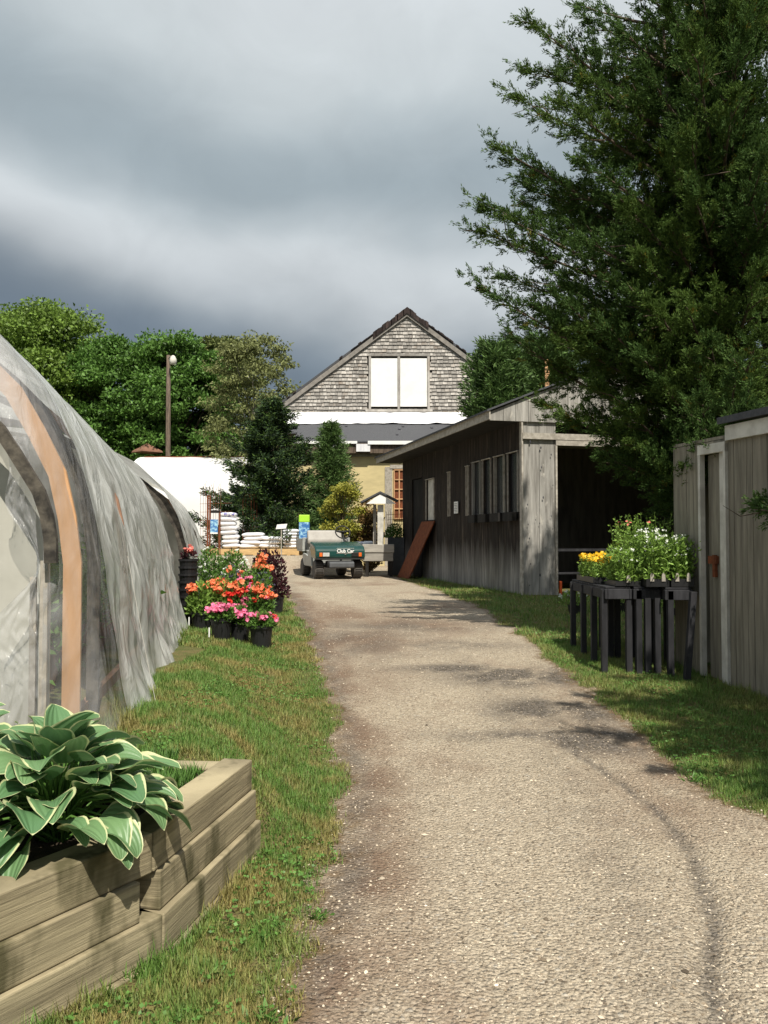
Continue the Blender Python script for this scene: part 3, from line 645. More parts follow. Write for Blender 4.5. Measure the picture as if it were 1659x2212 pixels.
# end wall of the near house
m = MB(); inner = [(u+.09 if u < 2.1 else u-.09, z-.02) for u, z in prof_pts(FR, 30)]; inner = [(u, max(z-.08, .36) if 0 < i < 29 else z) for i, (u, z) in enumerate(inner)]
m.prism([tuple(G3(.02, u, z)) for u, z in inner], GA*.02); m.build('end_panel', 'end_panel', g1)
m = MB(); pf = prof_pts([(.05,1.33), (.055,1.5), (.10,1.66), (.286,1.97), (.62,2.30), (1.2,2.62), (2.1,2.78)], 24)
sweep(m, [G3(-.17, *q_) for q_ in pf], .029, GA*.05)
m.build('end_frame', 'old_hoop', g1)
m = MB(); m.obox(G3(-.075, .075, .36), GI*.035, GA*-.03, (0, 0, .98)); m.obox(G3(-.075, .13, .36), GI*.03, GA*-.02, (0, 0, .9)); m.build('end_post', 'trim', g1)
# film folded round the end: runs from the end frame over the batten on to the cover
def film(name, pts_fn, nu_, nv_, mat, parent, amp, seed):
    A, B = np.meshgrid(np.linspace(0, 1, nu_), np.linspace(0, 1, nv_), indexing='ij'); P = np.array([pts_fn(a, b) for a, b in zip(A.ravel(), B.ravel())])
    nn = vnoise(np.c_[A.ravel()*7+B.ravel()*5, B.ravel()*9, np.full(A.size, seed)], 1, 4, .6)-.5
    nn2 = 1-np.abs(vnoise(np.c_[A.ravel()*5-B.ravel()*16, B.ravel()*8+A.ravel()*3, np.full(A.size, seed+5)], 1, 2)*2-1)*2
    P = P+np.outer(nn*amp+nn2*amp*.25, np.array(-GA*.9-GI*.5))
    I = (np.arange(nu_-1)[:, None]*nv_+np.arange(nv_-1)).ravel()
    return npmesh(name, P, np.c_[I, I+1, I+nv_+1, I+nv_], mat, parent, smooth=True)
fpr = prof_pts(FR, 60); opr = prof_pts(PROF, 60)
def fold(a, b):
    i = b*26; k = int(min(i, 58)); f = i-k
    fi = fpr[k]*(1-f)+fpr[k+1]*f; oi = opr[k]*(1-f)+opr[k+1]*f
    inn = G3(-.10, fi[0]+.10-.10*a, fi[1]-.02*(1-a)); s_ = -.10+.78*a; out = G3(s_, oi[0]+.01, oi[1]); t = sst(a/.35)
    return np.array(inn*(1-t)+out*t)
film('folded_film', fold, 60, 170, 'plastic_clear', g1, .055, 2.2)
def drape(a, b):
    z = .4+b*1.55; u = .12+.13*a+.12*max(0, b-.55)+.09*math.sin(b*7)*a+.06*math.sin(b*17+1)*a
    return np.array(G3(-.10-.02*a, u, z))
film('loose_film', drape, 26, 130, 'plastic_clear', g1, .09, 6.2)
m = MB(); m.tube([G3(1.0, -.34, .40), G3(1.0, -.24, .9), G3(.98, -.16, 1.35)], .002, 5); m.build('tie_cord', 'trim_white', g1)

# ------------------------------------------------------------------ long wooden shed
SA = Vector((-.233, .972, 0)).normalized(); SP = Vector((.972, .233, 0)).normalized(); S0 = Vector((2.47, 14.7, 0))
def SH(s, q, z): return S0+SA*s+SP*q+Vector((0, 0, z))
shed = thing('shed', 'long low weathered board shed with dark open doorway and overhanging roof', 'shed', (2.47, 14.7, .42))
LEN = 8.35; G0 = .38
def boards(m, o, d, ln, z0, z1f, bw, n, th, gap=.006, holes=(), jit=.25):
    s = 0
    while s < ln-.01:
        w_ = min(bw*(1+random.uniform(-jit, jit)), ln-s); off = random.uniform(0, .005)
        zs = [(z0, None)]; c = s+w_/2
        segs = [(z0, z1f(s), z1f(s+w_))]
        for (h0, h1, hz0, hz1) in holes:
            if h0-.02 < c < h1+.02:
                new = []
                for a, b, b2 in segs:
                    if hz0 > a: new.append((a, min(hz0, b), min(hz0, b2)))
                    if hz1 < b: new.append((hz1, b, b2))
                segs = new
        for a, b, b2 in segs:
            if b-a < .02: continue
            e = w_-gap; p = o+d*s+n*off
            m.prism([p+Vector((0,0,a)), p+d*e+Vector((0,0,a)), p+d*e+Vector((0,0,b2)), p+Vector((0,0,b))], n*-th)
        s += w_
wins = [(.18, .68), (.86, 1.36), (1.54, 2.02), (2.16, 2.62)]
holes = [(a, b, 1.93, 3.02) for a, b in wins]+[(2.86, 3.02, 1.93, 2.98), (4.12, 4.28, 1.95, 2.95), (5.35, 6.05, 1.9, 2.9), (6.45, 7.35, G0+.05, 3.0)]
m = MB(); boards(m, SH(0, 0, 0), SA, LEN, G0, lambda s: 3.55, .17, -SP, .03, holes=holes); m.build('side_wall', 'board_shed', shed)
for i, (a, b, z0, z1) in enumerate(holes[:7]):
    fr = MB(); fr.obox(SH(a, -.03, z0), SA*.02, SP*.04, (0,0,z1-z0)); fr.obox(SH(b-.025, -.03, z0), SA*.022, SP*.06, (0,0,z1-z0)); fr.obox(SH(a-.03, -.040, z1), SA*(b-a+.06), SP*.045, (0,0,.015))
    wo = fr.build('window', 'trim' if i != 3 else 'board_pale', shed)
    MB().obox(SH(a+.035, .03, z0), SA*(b-a-.07), SP*.008, (0,0,z1-z0)).build('pane', 'glass' if i < 4 else 'trim_white', wo)
    if i < 4: MB().obox(SH(a+.02, -.13, z0-.16), SA*(b-a-.04), SP*.095, (0,0,.16)).build('window_box', 'dark', wo)
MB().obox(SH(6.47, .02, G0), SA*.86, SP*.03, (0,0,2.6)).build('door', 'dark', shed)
# front face: post panel, gable, header
m = MB(); boards(m, SH(0, 3.35, 0), SP, 1.3, G0, lambda s: 3.55, .25, -SA, .03); m.build('front_wall', 'board_pale', shed)
m = MB(); boards(m, SH(0, 0, 0), SP, .64, G0, lambda s: 3.55, .31, -SA, .03, jit=.05)
if 0: boards(m, SH(0, 3.35, 0), SP, 1.3, G0, lambda s: 3.55, .25, -SA, .03)
fw = m.build('front_wall', 'board_pale', shed)
for q, z in [(.13,3.17), (.33,3.07), (.53,2.95), (.34,2.72), (.56,2.40), (.37,2.18), (.52,1.85), (.22,1.78), (.30,1.72), (.08,1.70), (.10,1.45), (.40,1.28), (.46,1.1), (.12,1.0), (.1,.62), (.07,2.05), (.55,1.62), (.3,.8)]:
    kn = MB(); r_ = random.uniform(.008, .02); kn.lathe([(r_, 0), (r_*.7, .004)], (0,0,0), 8)
    base = len(kn.v)-16
    c = SH(-.042, q, z)
    for j in range(16):
        x, y, zz = kn.v[base+j]; pz = c+SP*x*.8+Vector((0,0,1))*y*1.6-SA*zz; kn.v[base+j] = tuple(pz)
    kn.build('knot', 'ink', fw)
def roofz(q): return 3.70+(min(q, 2*2.3-q)+.65)*.404
m = MB(); boards(m, SH(-.045, -.65, 0), SP, 5.9, 3.53, lambda s: roofz(s-.65)-.03, .26, -SA, .03); m.build('gable', 'board_pale', shed)
m = MB(); m.obox(SH(-.06, -.02, 3.22), SP*4.7, SA*.04, (0,0,.11)); m.obox(SH(-.055, .62, 3.12), SP*2.8, SA*.05, (0,0,.09)); m.obox(SH(-.035,-.035,G0), SP*.03, SA*.1, (0,0,3.16)); m.obox(SH(-.05, .61, G0), SP*.035, SA*.09, (0,0,2.74)); m.build('trim', 'trim', shed)
m = MB(); m.obox(SH(-.08, -.66, 3.545), SP*.025, SA*(LEN+.5), (0,0,.155)); m.build('fascia', 'trim', shed)
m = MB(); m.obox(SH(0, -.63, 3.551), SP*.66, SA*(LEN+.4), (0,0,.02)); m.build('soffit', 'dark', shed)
for sgn in (0, 1):
    q0, q1 = (-.70, 2.3) if sgn == 0 else (5.3, 2.3)
    a, b = SH(-.1, q0, roofz(min(q0, 4.6-q0))+.0), SH(-.1, q1, roofz(2.3))
    MB().obox(a, b-a, SA*(LEN+.6), (0,0,.035)).build('roof', 'asphalt', shed)
m = MB(); m.obox(SH(.05, 0.03, .40), SP*4.57, SA*(LEN-.1), (0,0,.04)); m.build('floor', 'soil', shed)
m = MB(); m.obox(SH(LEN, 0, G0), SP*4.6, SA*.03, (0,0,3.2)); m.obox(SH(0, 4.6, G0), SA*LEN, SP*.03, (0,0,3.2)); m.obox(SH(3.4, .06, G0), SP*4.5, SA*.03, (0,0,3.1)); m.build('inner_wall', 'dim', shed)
# things by the shed
m = MB(); b0 = SH(5.95, -.50, .45); m.obox(b0, SA*1.1, SP*.03, SP*.44+Vector((0,0,1.42))-SA*.75)
tag(m.build('rusty_board', 'rust', origin=tuple(b0)), 'long rusty brown metal sheet leaning against the dark shed wall', 'metal sheet')
c = SH(3.48, -.05, 2.0)
nt_o = tag(MB().obox(c, SA*.26, SP*.012, (0,0,.26)).build('paper_notice', 'notice', origin=tuple(c)), 'small white paper notice pinned between two shed windows', 'notice')
m = MB()
for i in range(6): m.obox(c+SA*.03-SP*.004+Vector((0,0,.03+i*.036)), SA*(.2 if i % 3 else .14), SP*.004, (0,0,.008))
m.build('print', 'ink', nt_o)
c = SH(.05, .72, .42)
tag(MB().obox(c, SP*.05, SA*.05, (0,0,.26)).build('marker_post', 'orange_plastic', bevel=.01, origin=tuple(c)), 'small orange plastic marker at the foot of the shed doorway', 'marker')
wb = thing('work_bench', 'dark work bench standing inside the unlit shed doorway', 'work bench', tuple(SH(1.6, 1.2, .44)))
MB().obox(SH(1.2, .75, 1.2), SP*2.2, SA*.7, (0,0,.05)).build('bench_top', 'black_wood', wb)
for q in (.8, 2.85):
    for s in (1.25, 1.8): MB().obox(SH(s, q, .44), SP*.07, SA*.07, (0,0,.76)).build('leg', 'black_wood', wb)
MB().obox(SH(1.25, .8, .75), SP*2.1, SA*.6, (0,0,.03)).build('shelf', 'black_wood', wb)
c = (at(1185, 25), 25, .45)
tag(MB().box(c[0]-.06, c[0]+.06, 25, 25.12, .45, zat(774, 25)).build('wooden_post', 'lumber', origin=c), 'bare wooden post rising behind the shed roof', 'post')

# ------------------------------------------------------------------ right building
BB = Vector((.233, -.972, 0)).normalized(); B0 = Vector((2.84, 8.08, 0))
def RB(t, q, z): return B0+BB*t+SP*q+Vector((0, 0, z))
rb = thing('outbuilding', 'small grey board outbuilding with a narrow door at the right edge', 'outbuilding', (2.84, 8.08, .2))
m = MB(); boards(m, RB(0, 0, 0), BB, 4.2, -.05, lambda s: 2.33, .085, -SP, .025, gap=.005, holes=[(.45, .83, -.1, 2.27)]); m.build('side_wall', 'board_right', rb)
m = MB(); boards(m, RB(0, 0, 0), SP, 3, .0, lambda s: 2.33, .12, BB, .02); m.build('end_wall', 'board_right', rb)
m = MB(); boards(m, RB(4.2, 0, 0), SP, 3, -.1, lambda s: 2.33, .12, -BB, .02); m.build('end_wall', 'board_right', rb)
MB().obox(RB(.84, -.04, 2.31), BB*3.4, SP*.045, (0,0,.13)).build('fascia', 'trim_white', rb)
MB().obox(RB(.80, -.09, 2.455), BB*3.6, SP*3.3+Vector((0,0,.55)), (0,0,.06)).build('roof', 'asphalt', rb)
MB().obox(RB(.0, -.005, 2.335), BB*.795, SP*3.2+Vector((0,0,.5)), (0,0,.03)).build('roof', 'board_right', rb)
m = MB(); m.obox(RB(.43, -.035, .02), BB*.035, SP*.05, (0,0,2.29)); m.obox(RB(.80, -.035, .0), BB*.03, SP*.05, (0,0,2.29)); m.obox(RB(.43, -.037, 2.22), BB*.4, SP*.045, (0,0,.085)); m.build('door_frame', 'trim_white', rb)
dr = MB().obox(RB(.468, .05, .1), BB*.33, SP*.03, (0,0,2.12)).build('door', 'board_right', rb)
m = MB(); m.obox(RB(.49, .02, 1.22), BB*.12, SP*.03, (0,0,.07)); m.obox(RB(.56, .015, 1.1), BB*.035, SP*.03, (0,0,.2)); m.build('latch', 'rust', dr)
MB().obox(RB(.70, .0, .08), BB*.08, SP*.05, (0,0,2.14)).build('door_stile', 'trim_white', dr)

# ------------------------------------------------------------------ barn
by = 32.0
barn = thing('barn', 'tall shingled barn gable with two white boarded loft openings and dark lean-to roof', 'barn', (at(880, by), by, .45))
pk = (at(880, by), zat(672, by)); le = (at(613, by), zat(872, by)); re = (at(1147, by), zat(872, by)); gb = zat(892, by)
def rake(x): return pk[1]-abs(x-pk[0])*(pk[1]-le[1])/(pk[0]-le[0])
wx0, wx1, wz0, wz1 = at(797, by), at(929, by), zat(884, by), zat(768, by)
m = MB(); rh = .14; z = gb; i = 0
while z < pk[1]-.05:
    x = le[0]+.1+random.uniform(-.2, 0)
    while x < re[0]:
        ww = random.uniform(.10, .22); z1 = z+rh+.05; xm = x+ww/2
        if rake(xm)-.10 > z+rh*.5 and not (wx0 < xm < wx1 and wz0 < z+rh/2 < wz1):
            zb = z+random.uniform(-.012, .012); zt = min(z1, rake(xm)-.02)
            m.obox((x, by-.075, zb), (ww-.010, 0, 0), (0, .025, 0), (0, .05, zt-zb))
        x += ww
    z += rh; i += 1
m.build('shingles', 'shingle', barn)
m = MB(); m.prism([(le[0], by, gb-.7), (re[0], by, gb-.7), (re[0], by, re[1]), (pk[0], by, pk[1]-.05), (le[0], by, le[1])], (0, .1, 0)); m.build('gable_wall', 'dark', barn)
for sx, e in ((-1, le), (1, re)):
    d = Vector((e[0]-pk[0], 0, e[1]-pk[1])); p = Vector((pk[0], by-.12, pk[1]+.06)); MB().obox(p, d*1.03, (0, 14, 0), (0, 0, .10)).build('roof', 'asphalt', barn)
    MB().obox(p+Vector((0, -.02, -.22)), d*1.02, (0, .35, 0), (0, 0, .2)).build('rake_board', 'rake', barn)
    m = MB(); n_ = 40; thick = .16 if sx > 0 else .26
    for k in range(n_):
        t = k/n_
        if t > .34 and random.random() < ((.3 if t < .55 else .93) if sx < 0 else .15): continue
        q = p+d*t+Vector((0, -.06, .05 if t > thick else -.12)); m.obox(q, d*(1/n_)*random.uniform(.9, 1.3), (0, .3, 0), (0, 0, random.uniform(.02, .08) if t > thick else random.uniform(.20,.27)))
    m.build('ridge_shingle', 'ridge', barn)
for a, b in ((802, 859), (865, 923)):
    MB().box(at(a, by), at(b, by), by-.12, by-.08, zat(878, by), zat(773, by)).build('loft_panel', 'white', barn)
m = MB(); T_ = .09
for a in (797, 859.5, 924): m.box(at(a, by), at(a, by)+T_, by-.14, by-.02, wz0, wz1)
m.box(at(790, by), at(935, by), by-.15, by-.02, wz0-.10, wz0); m.box(wx0, wx1, by-.15, by-.02, wz1, wz1+.09); m.build('loft_frame', 'shingle', barn)
# tarp strip and lean-to
n1 = 140; xs = np.linspace(at(612, by), at(1010, by), n1); A, B = np.meshgrid(xs, np.linspace(0, 1, 8), indexing='ij')
Vt = np.c_[A.ravel(), by-.10-.35*B.ravel()-.10*vnoise(np.c_[A.ravel()*4+B.ravel()*2, B.ravel()], 1, 3), gb+.02-(.47+.07*(vnoise(np.c_[A.ravel()*3, B.ravel()*0], 1, 2)-.5))*B.ravel()]
I = (np.arange(n1-1)[:, None]*8+np.arange(7)).ravel(); npmesh('tarp', Vt, np.c_[I, I+8, I+9, I+1], 'tarp', barn, smooth=True)
ly = 30.0; rz0 = zat(914, by-.4); rz1 = zat(955, ly)
def lean(x0, x1, za, zb, ya, yb): return MB().obox((x0, yb, zb), (x1-x0, 0, 0), (0, ya-yb, za-zb), (0, 0, .05))
lean(at(635, ly), at(1120, ly), rz0, rz1, by-.3, ly).build('lean_to_roof', 'asphalt', barn)
lean(at(527, ly), at(637, ly), rz0+.03, zat(932, ly), by+1, ly+.5).build('lean_to_roof', 'asphalt', barn)
m = MB()
for q in ((930,925),(935,937),(860,928),(868,922),(855,940),(745,921),(975,932),(700,930)):
    t = (q[1]-914)/(955-914); yy = by-.3+(ly-by+.3)*t; m.obox((at(q[0], yy), yy, rz0+(rz1-rz0)*t+.052), (.09,.0,0), (.02,-.12,-.03*1.5+.0), (0,0,.01)); m.build('patch', 'ink', barn); m = MB()
m = MB(); m.box(at(635, ly), at(772, ly), ly-.06, ly, rz1-.05, rz1+.045); m.box(at(795, ly), at(900, ly), ly-.08, ly, rz1-.08, rz1+.05); m.build('eave_board', 'white', barn)
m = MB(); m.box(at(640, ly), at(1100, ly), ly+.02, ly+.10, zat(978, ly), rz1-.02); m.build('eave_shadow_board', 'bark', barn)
m = MB(); m.box(at(770, ly), at(800, ly), ly-.05, ly, zat(975, ly), rz1-.06); m.build('loose_tarp', 'tarp', barn); m = MB(); m.box(at(690, ly), at(728, ly), ly-.05, ly, zat(969, ly), zat(961, ly)); m.build('loose_tarp', 'tarp', barn)
wy = 30.3
m = MB(); m.box(at(620, wy), at(1100, wy), wy, wy+.1, .3, zat(975, ly)); m.build('lean_to_wall', 'plywood', barn)
m = MB(); m.box(at(832, wy), at(848, wy), wy-.03, wy, .4, zat(1008, wy)); m.box(at(620, wy), at(1100, wy), wy-.04, wy, zat(986, wy), zat(975, wy)); m.box(at(843, wy), at(900, wy), wy-.045, wy, zat(1012, wy), zat(1004, wy)); m.build('wall_trim', 'trim', barn)
wn_ = MB(); x0, x1, z0, z1 = at(852, wy), at(885, wy), zat(1120, wy), zat(1015, wy)
for t in np.linspace(0, 1, 4): wn_.box(x0+(x1-x0)*t-.02, x0+(x1-x0)*t+.02, wy-.06, wy-.02, z0, z1)
for t in np.linspace(0, 1, 6): wn_.box(x0, x1, wy-.065, wy-.03, z0+(z1-z0)*t-.02, z0+(z1-z0)*t+.02)
wo = wn_.build('window', 'lumber', barn); MB().box(x0, x1, wy-.02, wy-.005, z0, z1).build('pane', 'rust', wo)
MB().obox((at(600, by), by+.1, .4), (at(1120, by)-at(600, by), 0, 0), (0, 9, 0), (0, 0, gb-.8)).build('lower_wall', 'shingle', barn)

# ------------------------------------------------------------------ white film house far left
wh = thing('white_greenhouse', 'long white film covered greenhouse standing beyond the spruce', 'greenhouse', (-8, 35, .45))
ns = 60; th = np.linspace(0, math.pi, 28); xs = np.linspace(-10.6, -3.2, ns); zt = zat(985, 36)
A, B = np.meshgrid(xs, th, indexing='ij'); hump = .003*np.abs(np.sin(A*2.6))
Vw = np.c_[A.ravel(), 36.6-2.6*np.cos(B.ravel()), .45+((zt-.45)*(np.sin(B.ravel())**.32)*(1-hump.ravel()))]
I = (np.arange(ns-1)[:, None]*28+np.arange(27)).ravel(); npmesh('film_cover', Vw, np.c_[I, I+28, I+29, I+1], 'film_white', wh, smooth=True)
m = MB(); m.prism([(-10.58, 36.6-2.6*math.cos(t), .45+(zt-.45)*abs(math.sin(t))**.32) for t in th], (.04, 0, 0)); m.build('end_wall', 'white', wh)
m = MB(); m.box(-10.6, -3.2, 36.55, 36.65, zt+.0, zt+.05); m.build('ridge_board', 'rust', wh)

# ------------------------------------------------------------------ lamp pole and chimney roof
py_ = 38.0; lp = thing('lamp_pole', 'tall weathered utility pole carrying a white yard lamp', 'lamp post', (at(362, py_), py_, .4))
MB().tube([(at(363, py_), py_, .4), (at(361.5, py_), py_, zat(765, py_))], [.14, .09], 10).build('pole', 'bark', lp, smooth=True)
MB().tube([(at(362, py_), py_-.05, zat(772, py_)), (at(368, py_), py_-.2, zat(770, py_)), (at(374, py_), py_-.3, zat(776, py_))], .025, 6).build('arm', 'rim', lp)
MB().lathe([(.05, .16), (.09, .12), (.15, .0), (.17, -.10), (.15, -.22), (.11, -.25)][::-1], (at(375, py_), py_-.3, zat(776, py_)), 12).build('lamp_head', 'trim_white', lp, smooth=True)
vt = thing('garden_roof_vent', 'small brown peaked roof top showing over the plastic greenhouse', 'roof vent', (at(317, 39), 39, .45))
MB().lathe([(.75, 0), (.7, .08), (.05, .42)], (at(317, 39), 39, zat(977, 39)), 4).build('cap', 'brick', vt)
MB().lathe([(.35, 0), (.35, 4.2)], (at(316, 39), 39, .45), 10).build('shaft', 'brick', vt)

# ------------------------------------------------------------------ trees
def decid(name, label, x, y, h, r, mat, ncl, nl, lsz, bark='bark', seed=0, zlow=.15, shape=1.0, crf=.22, group=None, trunk_r=.16, droop=0, sx=1):
    global rng
    rng_s = rng; rng = np.random.default_rng(seed)
    b = gh(x, y); root = thing(name, label, 'tree', (x, y, b), group=group)
    d = rsph(ncl); d[:, 2] = np.abs(d[:, 2])*1.0-.35*rng.random(ncl); rad = rng.uniform(.55, 1, ncl)**.6
    cz = b+h*(zlow+(1-zlow)*.5); hz = h*(1-zlow)*.5
    Cc = np.c_[x+d[:, 0]*r*rad*sx, y+d[:, 1]*r*rad, cz+(rng.uniform(-1, 1, ncl))*hz*.92]
    tt = (Cc[:, 2]-cz)/hz; wdt = np.sqrt(np.clip(1-np.abs(tt)**(2.2*shape), .05, 1)); Cc[:, 0] = x+(Cc[:, 0]-x)*wdt; Cc[:, 1] = y+(Cc[:, 1]-y)*wdt
    cr_ = r*crf*rng.uniform(.6, 1.35, ncl)
    idx = np.repeat(np.arange(ncl), nl); n = len(idx)
    q = rsph(n)*rng.random((n, 1))**.4; q[:, 2] = np.where(q[:, 2] < 0, q[:, 2]*.35, q[:, 2]*.75)
    P = Cc[idx]+q*cr_[idx, None]*np.array([1.2, 1.2, .9])
    D = q*.6+rsph(n)*.8+np.array([0, 0, -.15-droop])
    V, F = leaves(P, D, lsz*rng.uniform(.6, 1.3, n), lsz*.5*rng.uniform(.7, 1.3, n), .2)
    npmesh('crown', V, F, mat, root)
    m = MB(); top = Vector((x, y, b+h*.72)); m.tube([(x, y, b-.2), (x+.1, y, b+h*.3), top], [trunk_r, trunk_r*.75, trunk_r*.25], 8)
    for k in rng.choice(ncl, min(ncl, 22), replace=False):
        c = Vector(Cc[k]); z0 = b+h*.2+(max(c.z-b-h*.2, .1))*.5; s = Vector((x, y, min(z0, b+h*.65))); mid = (s+c)/2+Vector((0, 0, .1*h*rng.uniform(-.3, .5)))
        m.tube([s, mid, c], [trunk_r*.4, trunk_r*.25, .012], 5)
    m.build('trunk', bark, root, smooth=True)
    rng = rng_s; return root
decid('broadleaf_tree', 'tallest leafy tree rising behind the near greenhouse at the left edge', at(70, 44), 44, zat(672, 44)-.45, 4.4, 'leaf_a', 210, 330, .22, seed=1, crf=.24)
decid('broadleaf_tree', 'rounded green tree between the tallest tree and the lamp pole', at(255, 43), 43, zat(752, 43)-.45, 3.3, 'leaf_b', 170, 300, .22, seed=2)
decid('broadleaf_tree', 'dense bright green tree directly behind the lamp pole', at(385, 42), 42, zat(742, 42)-.45, 2.9, 'leaf_b', 180, 300, .21, seed=3)
decid('broadleaf_tree', 'dull olive tree between the lamp pole and the pale drooping tree', at(470, 46), 46, zat(745, 46)-.45, 2.9, 'leaf_c', 150, 280, .21, seed=4)
decid('broadleaf_tree', 'dark low tree filling in behind the white greenhouse', at(175, 47), 47, 8.6, 4.5, 'leaf_b', 150, 190, .32, seed=5)
decid('birch_tree', 'pale olive drooping tree with bare whitish twigs beside the dark spruce', at(548, 36), 36, zat(735, 36)-.45, 2.15, 'leaf_birch', 240, 75, .16, 'birch', seed=6, zlow=.2, droop=.5, crf=.17, trunk_r=.09)
decid('broadleaf_tree', 'far green tree filling the gap left of the barn roof', at(560, 50), 50, 6.6, 3.2, 'leaf_c', 120, 160, .30, seed=16)
def conifer(name, label, x, y, h, r, mat, nbr, seed, step=.2, up=.1, lsz=.16, dens=26, zlow=.04, power=.8, tint=False, lwr=.28, group=None):
    g = np.random.default_rng(seed); b = gh(x, y); root = thing(name, label, 'tree', (x, y, b), group=group)
    P = []; D = []; m = MB(); m.tube([(x, y, b-.1), (x, y, b+h*.97)], [.02+h*.018, .01], 8)
    z = h*zlow; k = 0
    while z < h*.98:
        rr = r*(1-z/h)**power+.04*r
        for j in range(nbr):
            az = g.uniform(0, 6.283); ln = rr*g.uniform(.55, 1.15); u = up+g.uniform(-.12, .12)
            dirh = np.array([math.cos(az), math.sin(az), 0])
            ts = g.random(max(4, int(dens*ln/r+4)))**.75
            pts = np.array([x, y, b+z])[None]+dirh[None]*(ts*ln)[:, None]; pts[:, 2] += ln*(u*ts-.30*ts+.32*ts**2.4)
            lat = np.array([-dirh[1], dirh[0], 0]); sd = (g.random(len(ts))-.5)*2; pts += lat*(sd*(.24 if tint else .32)*ln*(1-ts*.75))[:, None]
            pts[:, 2] += g.normal(0, .02*r, len(ts))
            P.append(pts); D.append(dirh[None]*.9+lat*sd[:, None]*.9+g.normal(0, .35, (len(ts), 3))+np.array([0, 0, .15+up*.6]))
            if j % 3 == 0 and h > 2: m.tube([(x, y, b+z), tuple(np.array([x, y, b+z])+dirh*ln*.85+np.array([0, 0, ln*(u*.85-.04)]))], [.018, .005], 4, False)
        z += step*(1-.45*z/h); k += 1
    P = np.concatenate(P); D = np.concatenate(D); rep = 6 if tint else 4; P = np.repeat(P, rep, 0); D = np.repeat(D, rep, 0)+g.normal(0, .45, (len(P), 3)); P = P+g.normal(0, lsz*.28, P.shape)
    V, F = leaves(P, D, lsz*g.uniform(.6, 1.3, len(P)), lsz*lwr*g.uniform(.7, 1.4, len(P)), .1)
    T = None
    if tint:
        rel = np.linalg.norm((P-np.array([x, y, 0]))[:, :2], axis=1); t_ = g.random(len(P)); T = np.where((t_ > .6)[:, None], [[2.6, 2.3, 1.2]], [[1, 1, 1]]); T = np.repeat(T, 4, 0)
    npmesh('crown', V, F, mat, root, tint=T); m.build('trunk', 'bark', root, smooth=True)
    return root
conifer('spruce_tree', 'big dark wide spruce in front of the white greenhouse', at(588, 27.6), 27.6, zat(850, 27.6)-.95, 2.75, 'spruce', 8, 11, step=.30, up=.10, lsz=.15, dens=120, power=.8, tint=True, lwr=.22)
conifer('pine_tree', 'upright mid green pine between the spruce and the plywood wall', at(716, 26.8), 26.8, zat(945, 26.8)-.45, 1.05, 'pine', 12, 12, step=.16, up=.55, lsz=.15, dens=24, power=.6, lwr=.16)
decid('golden_cypress', 'yellow green cypress bush behind the utility cart seat', at(738, 24.3), 24.3, zat(1042, 24.3)-gh(at(738, 24.3), 24.3), .62, 'cypress', 60, 130, .085, seed=13, zlow=.0, crf=.34, trunk_r=.04)
decid('bronze_shrub', 'rusty brown conifer shrub between the golden cypress and the planter roof', at(796, 24.6), 24.6, zat(1080, 24.6)-.45, .48, 'brown_leaf', 45, 120, .085, seed=14, zlow=.0, crf=.32, trunk_r=.04)
conifer('conifer_shrub', 'low grey green shrub behind the white bags and lime box', at(650, 26.4), 26.4, 1.0, .8, 'pine', 10, 15, step=.12, up=.5, lsz=.12, dens=12, power=.35, lwr=.25)
conifer('evergreen_tree', 'soft green evergreen left of the wooden post behind the shed roof', at(1075, 27), 27, zat(745, 27)-.45, 1.5, 'pine', 14, 21, step=.2, up=.75, lsz=.22, dens=22, power=.35, lwr=.2, zlow=.3)
conifer('evergreen_tree', 'second green evergreen just behind the wooden post', at(1190, 28), 28, zat(730, 28)-.45, 1.7, 'pine', 14, 22, step=.2, up=.75, lsz=.22, dens=22, power=.35, lwr=.2, zlow=.3)
decid('broadleaf_tree', 'leafy tree mostly hidden behind the juniper and shed gable', at(1350, 34), 34, 7.6, 3.0, 'leaf_b', 120, 160, .28, seed=23)
decid('broadleaf_tree', 'leafy tree behind the small right outbuilding roof', at(1600, 36), 36, 7.0, 3.4, 'leaf_c', 120, 160, .28, seed=24)

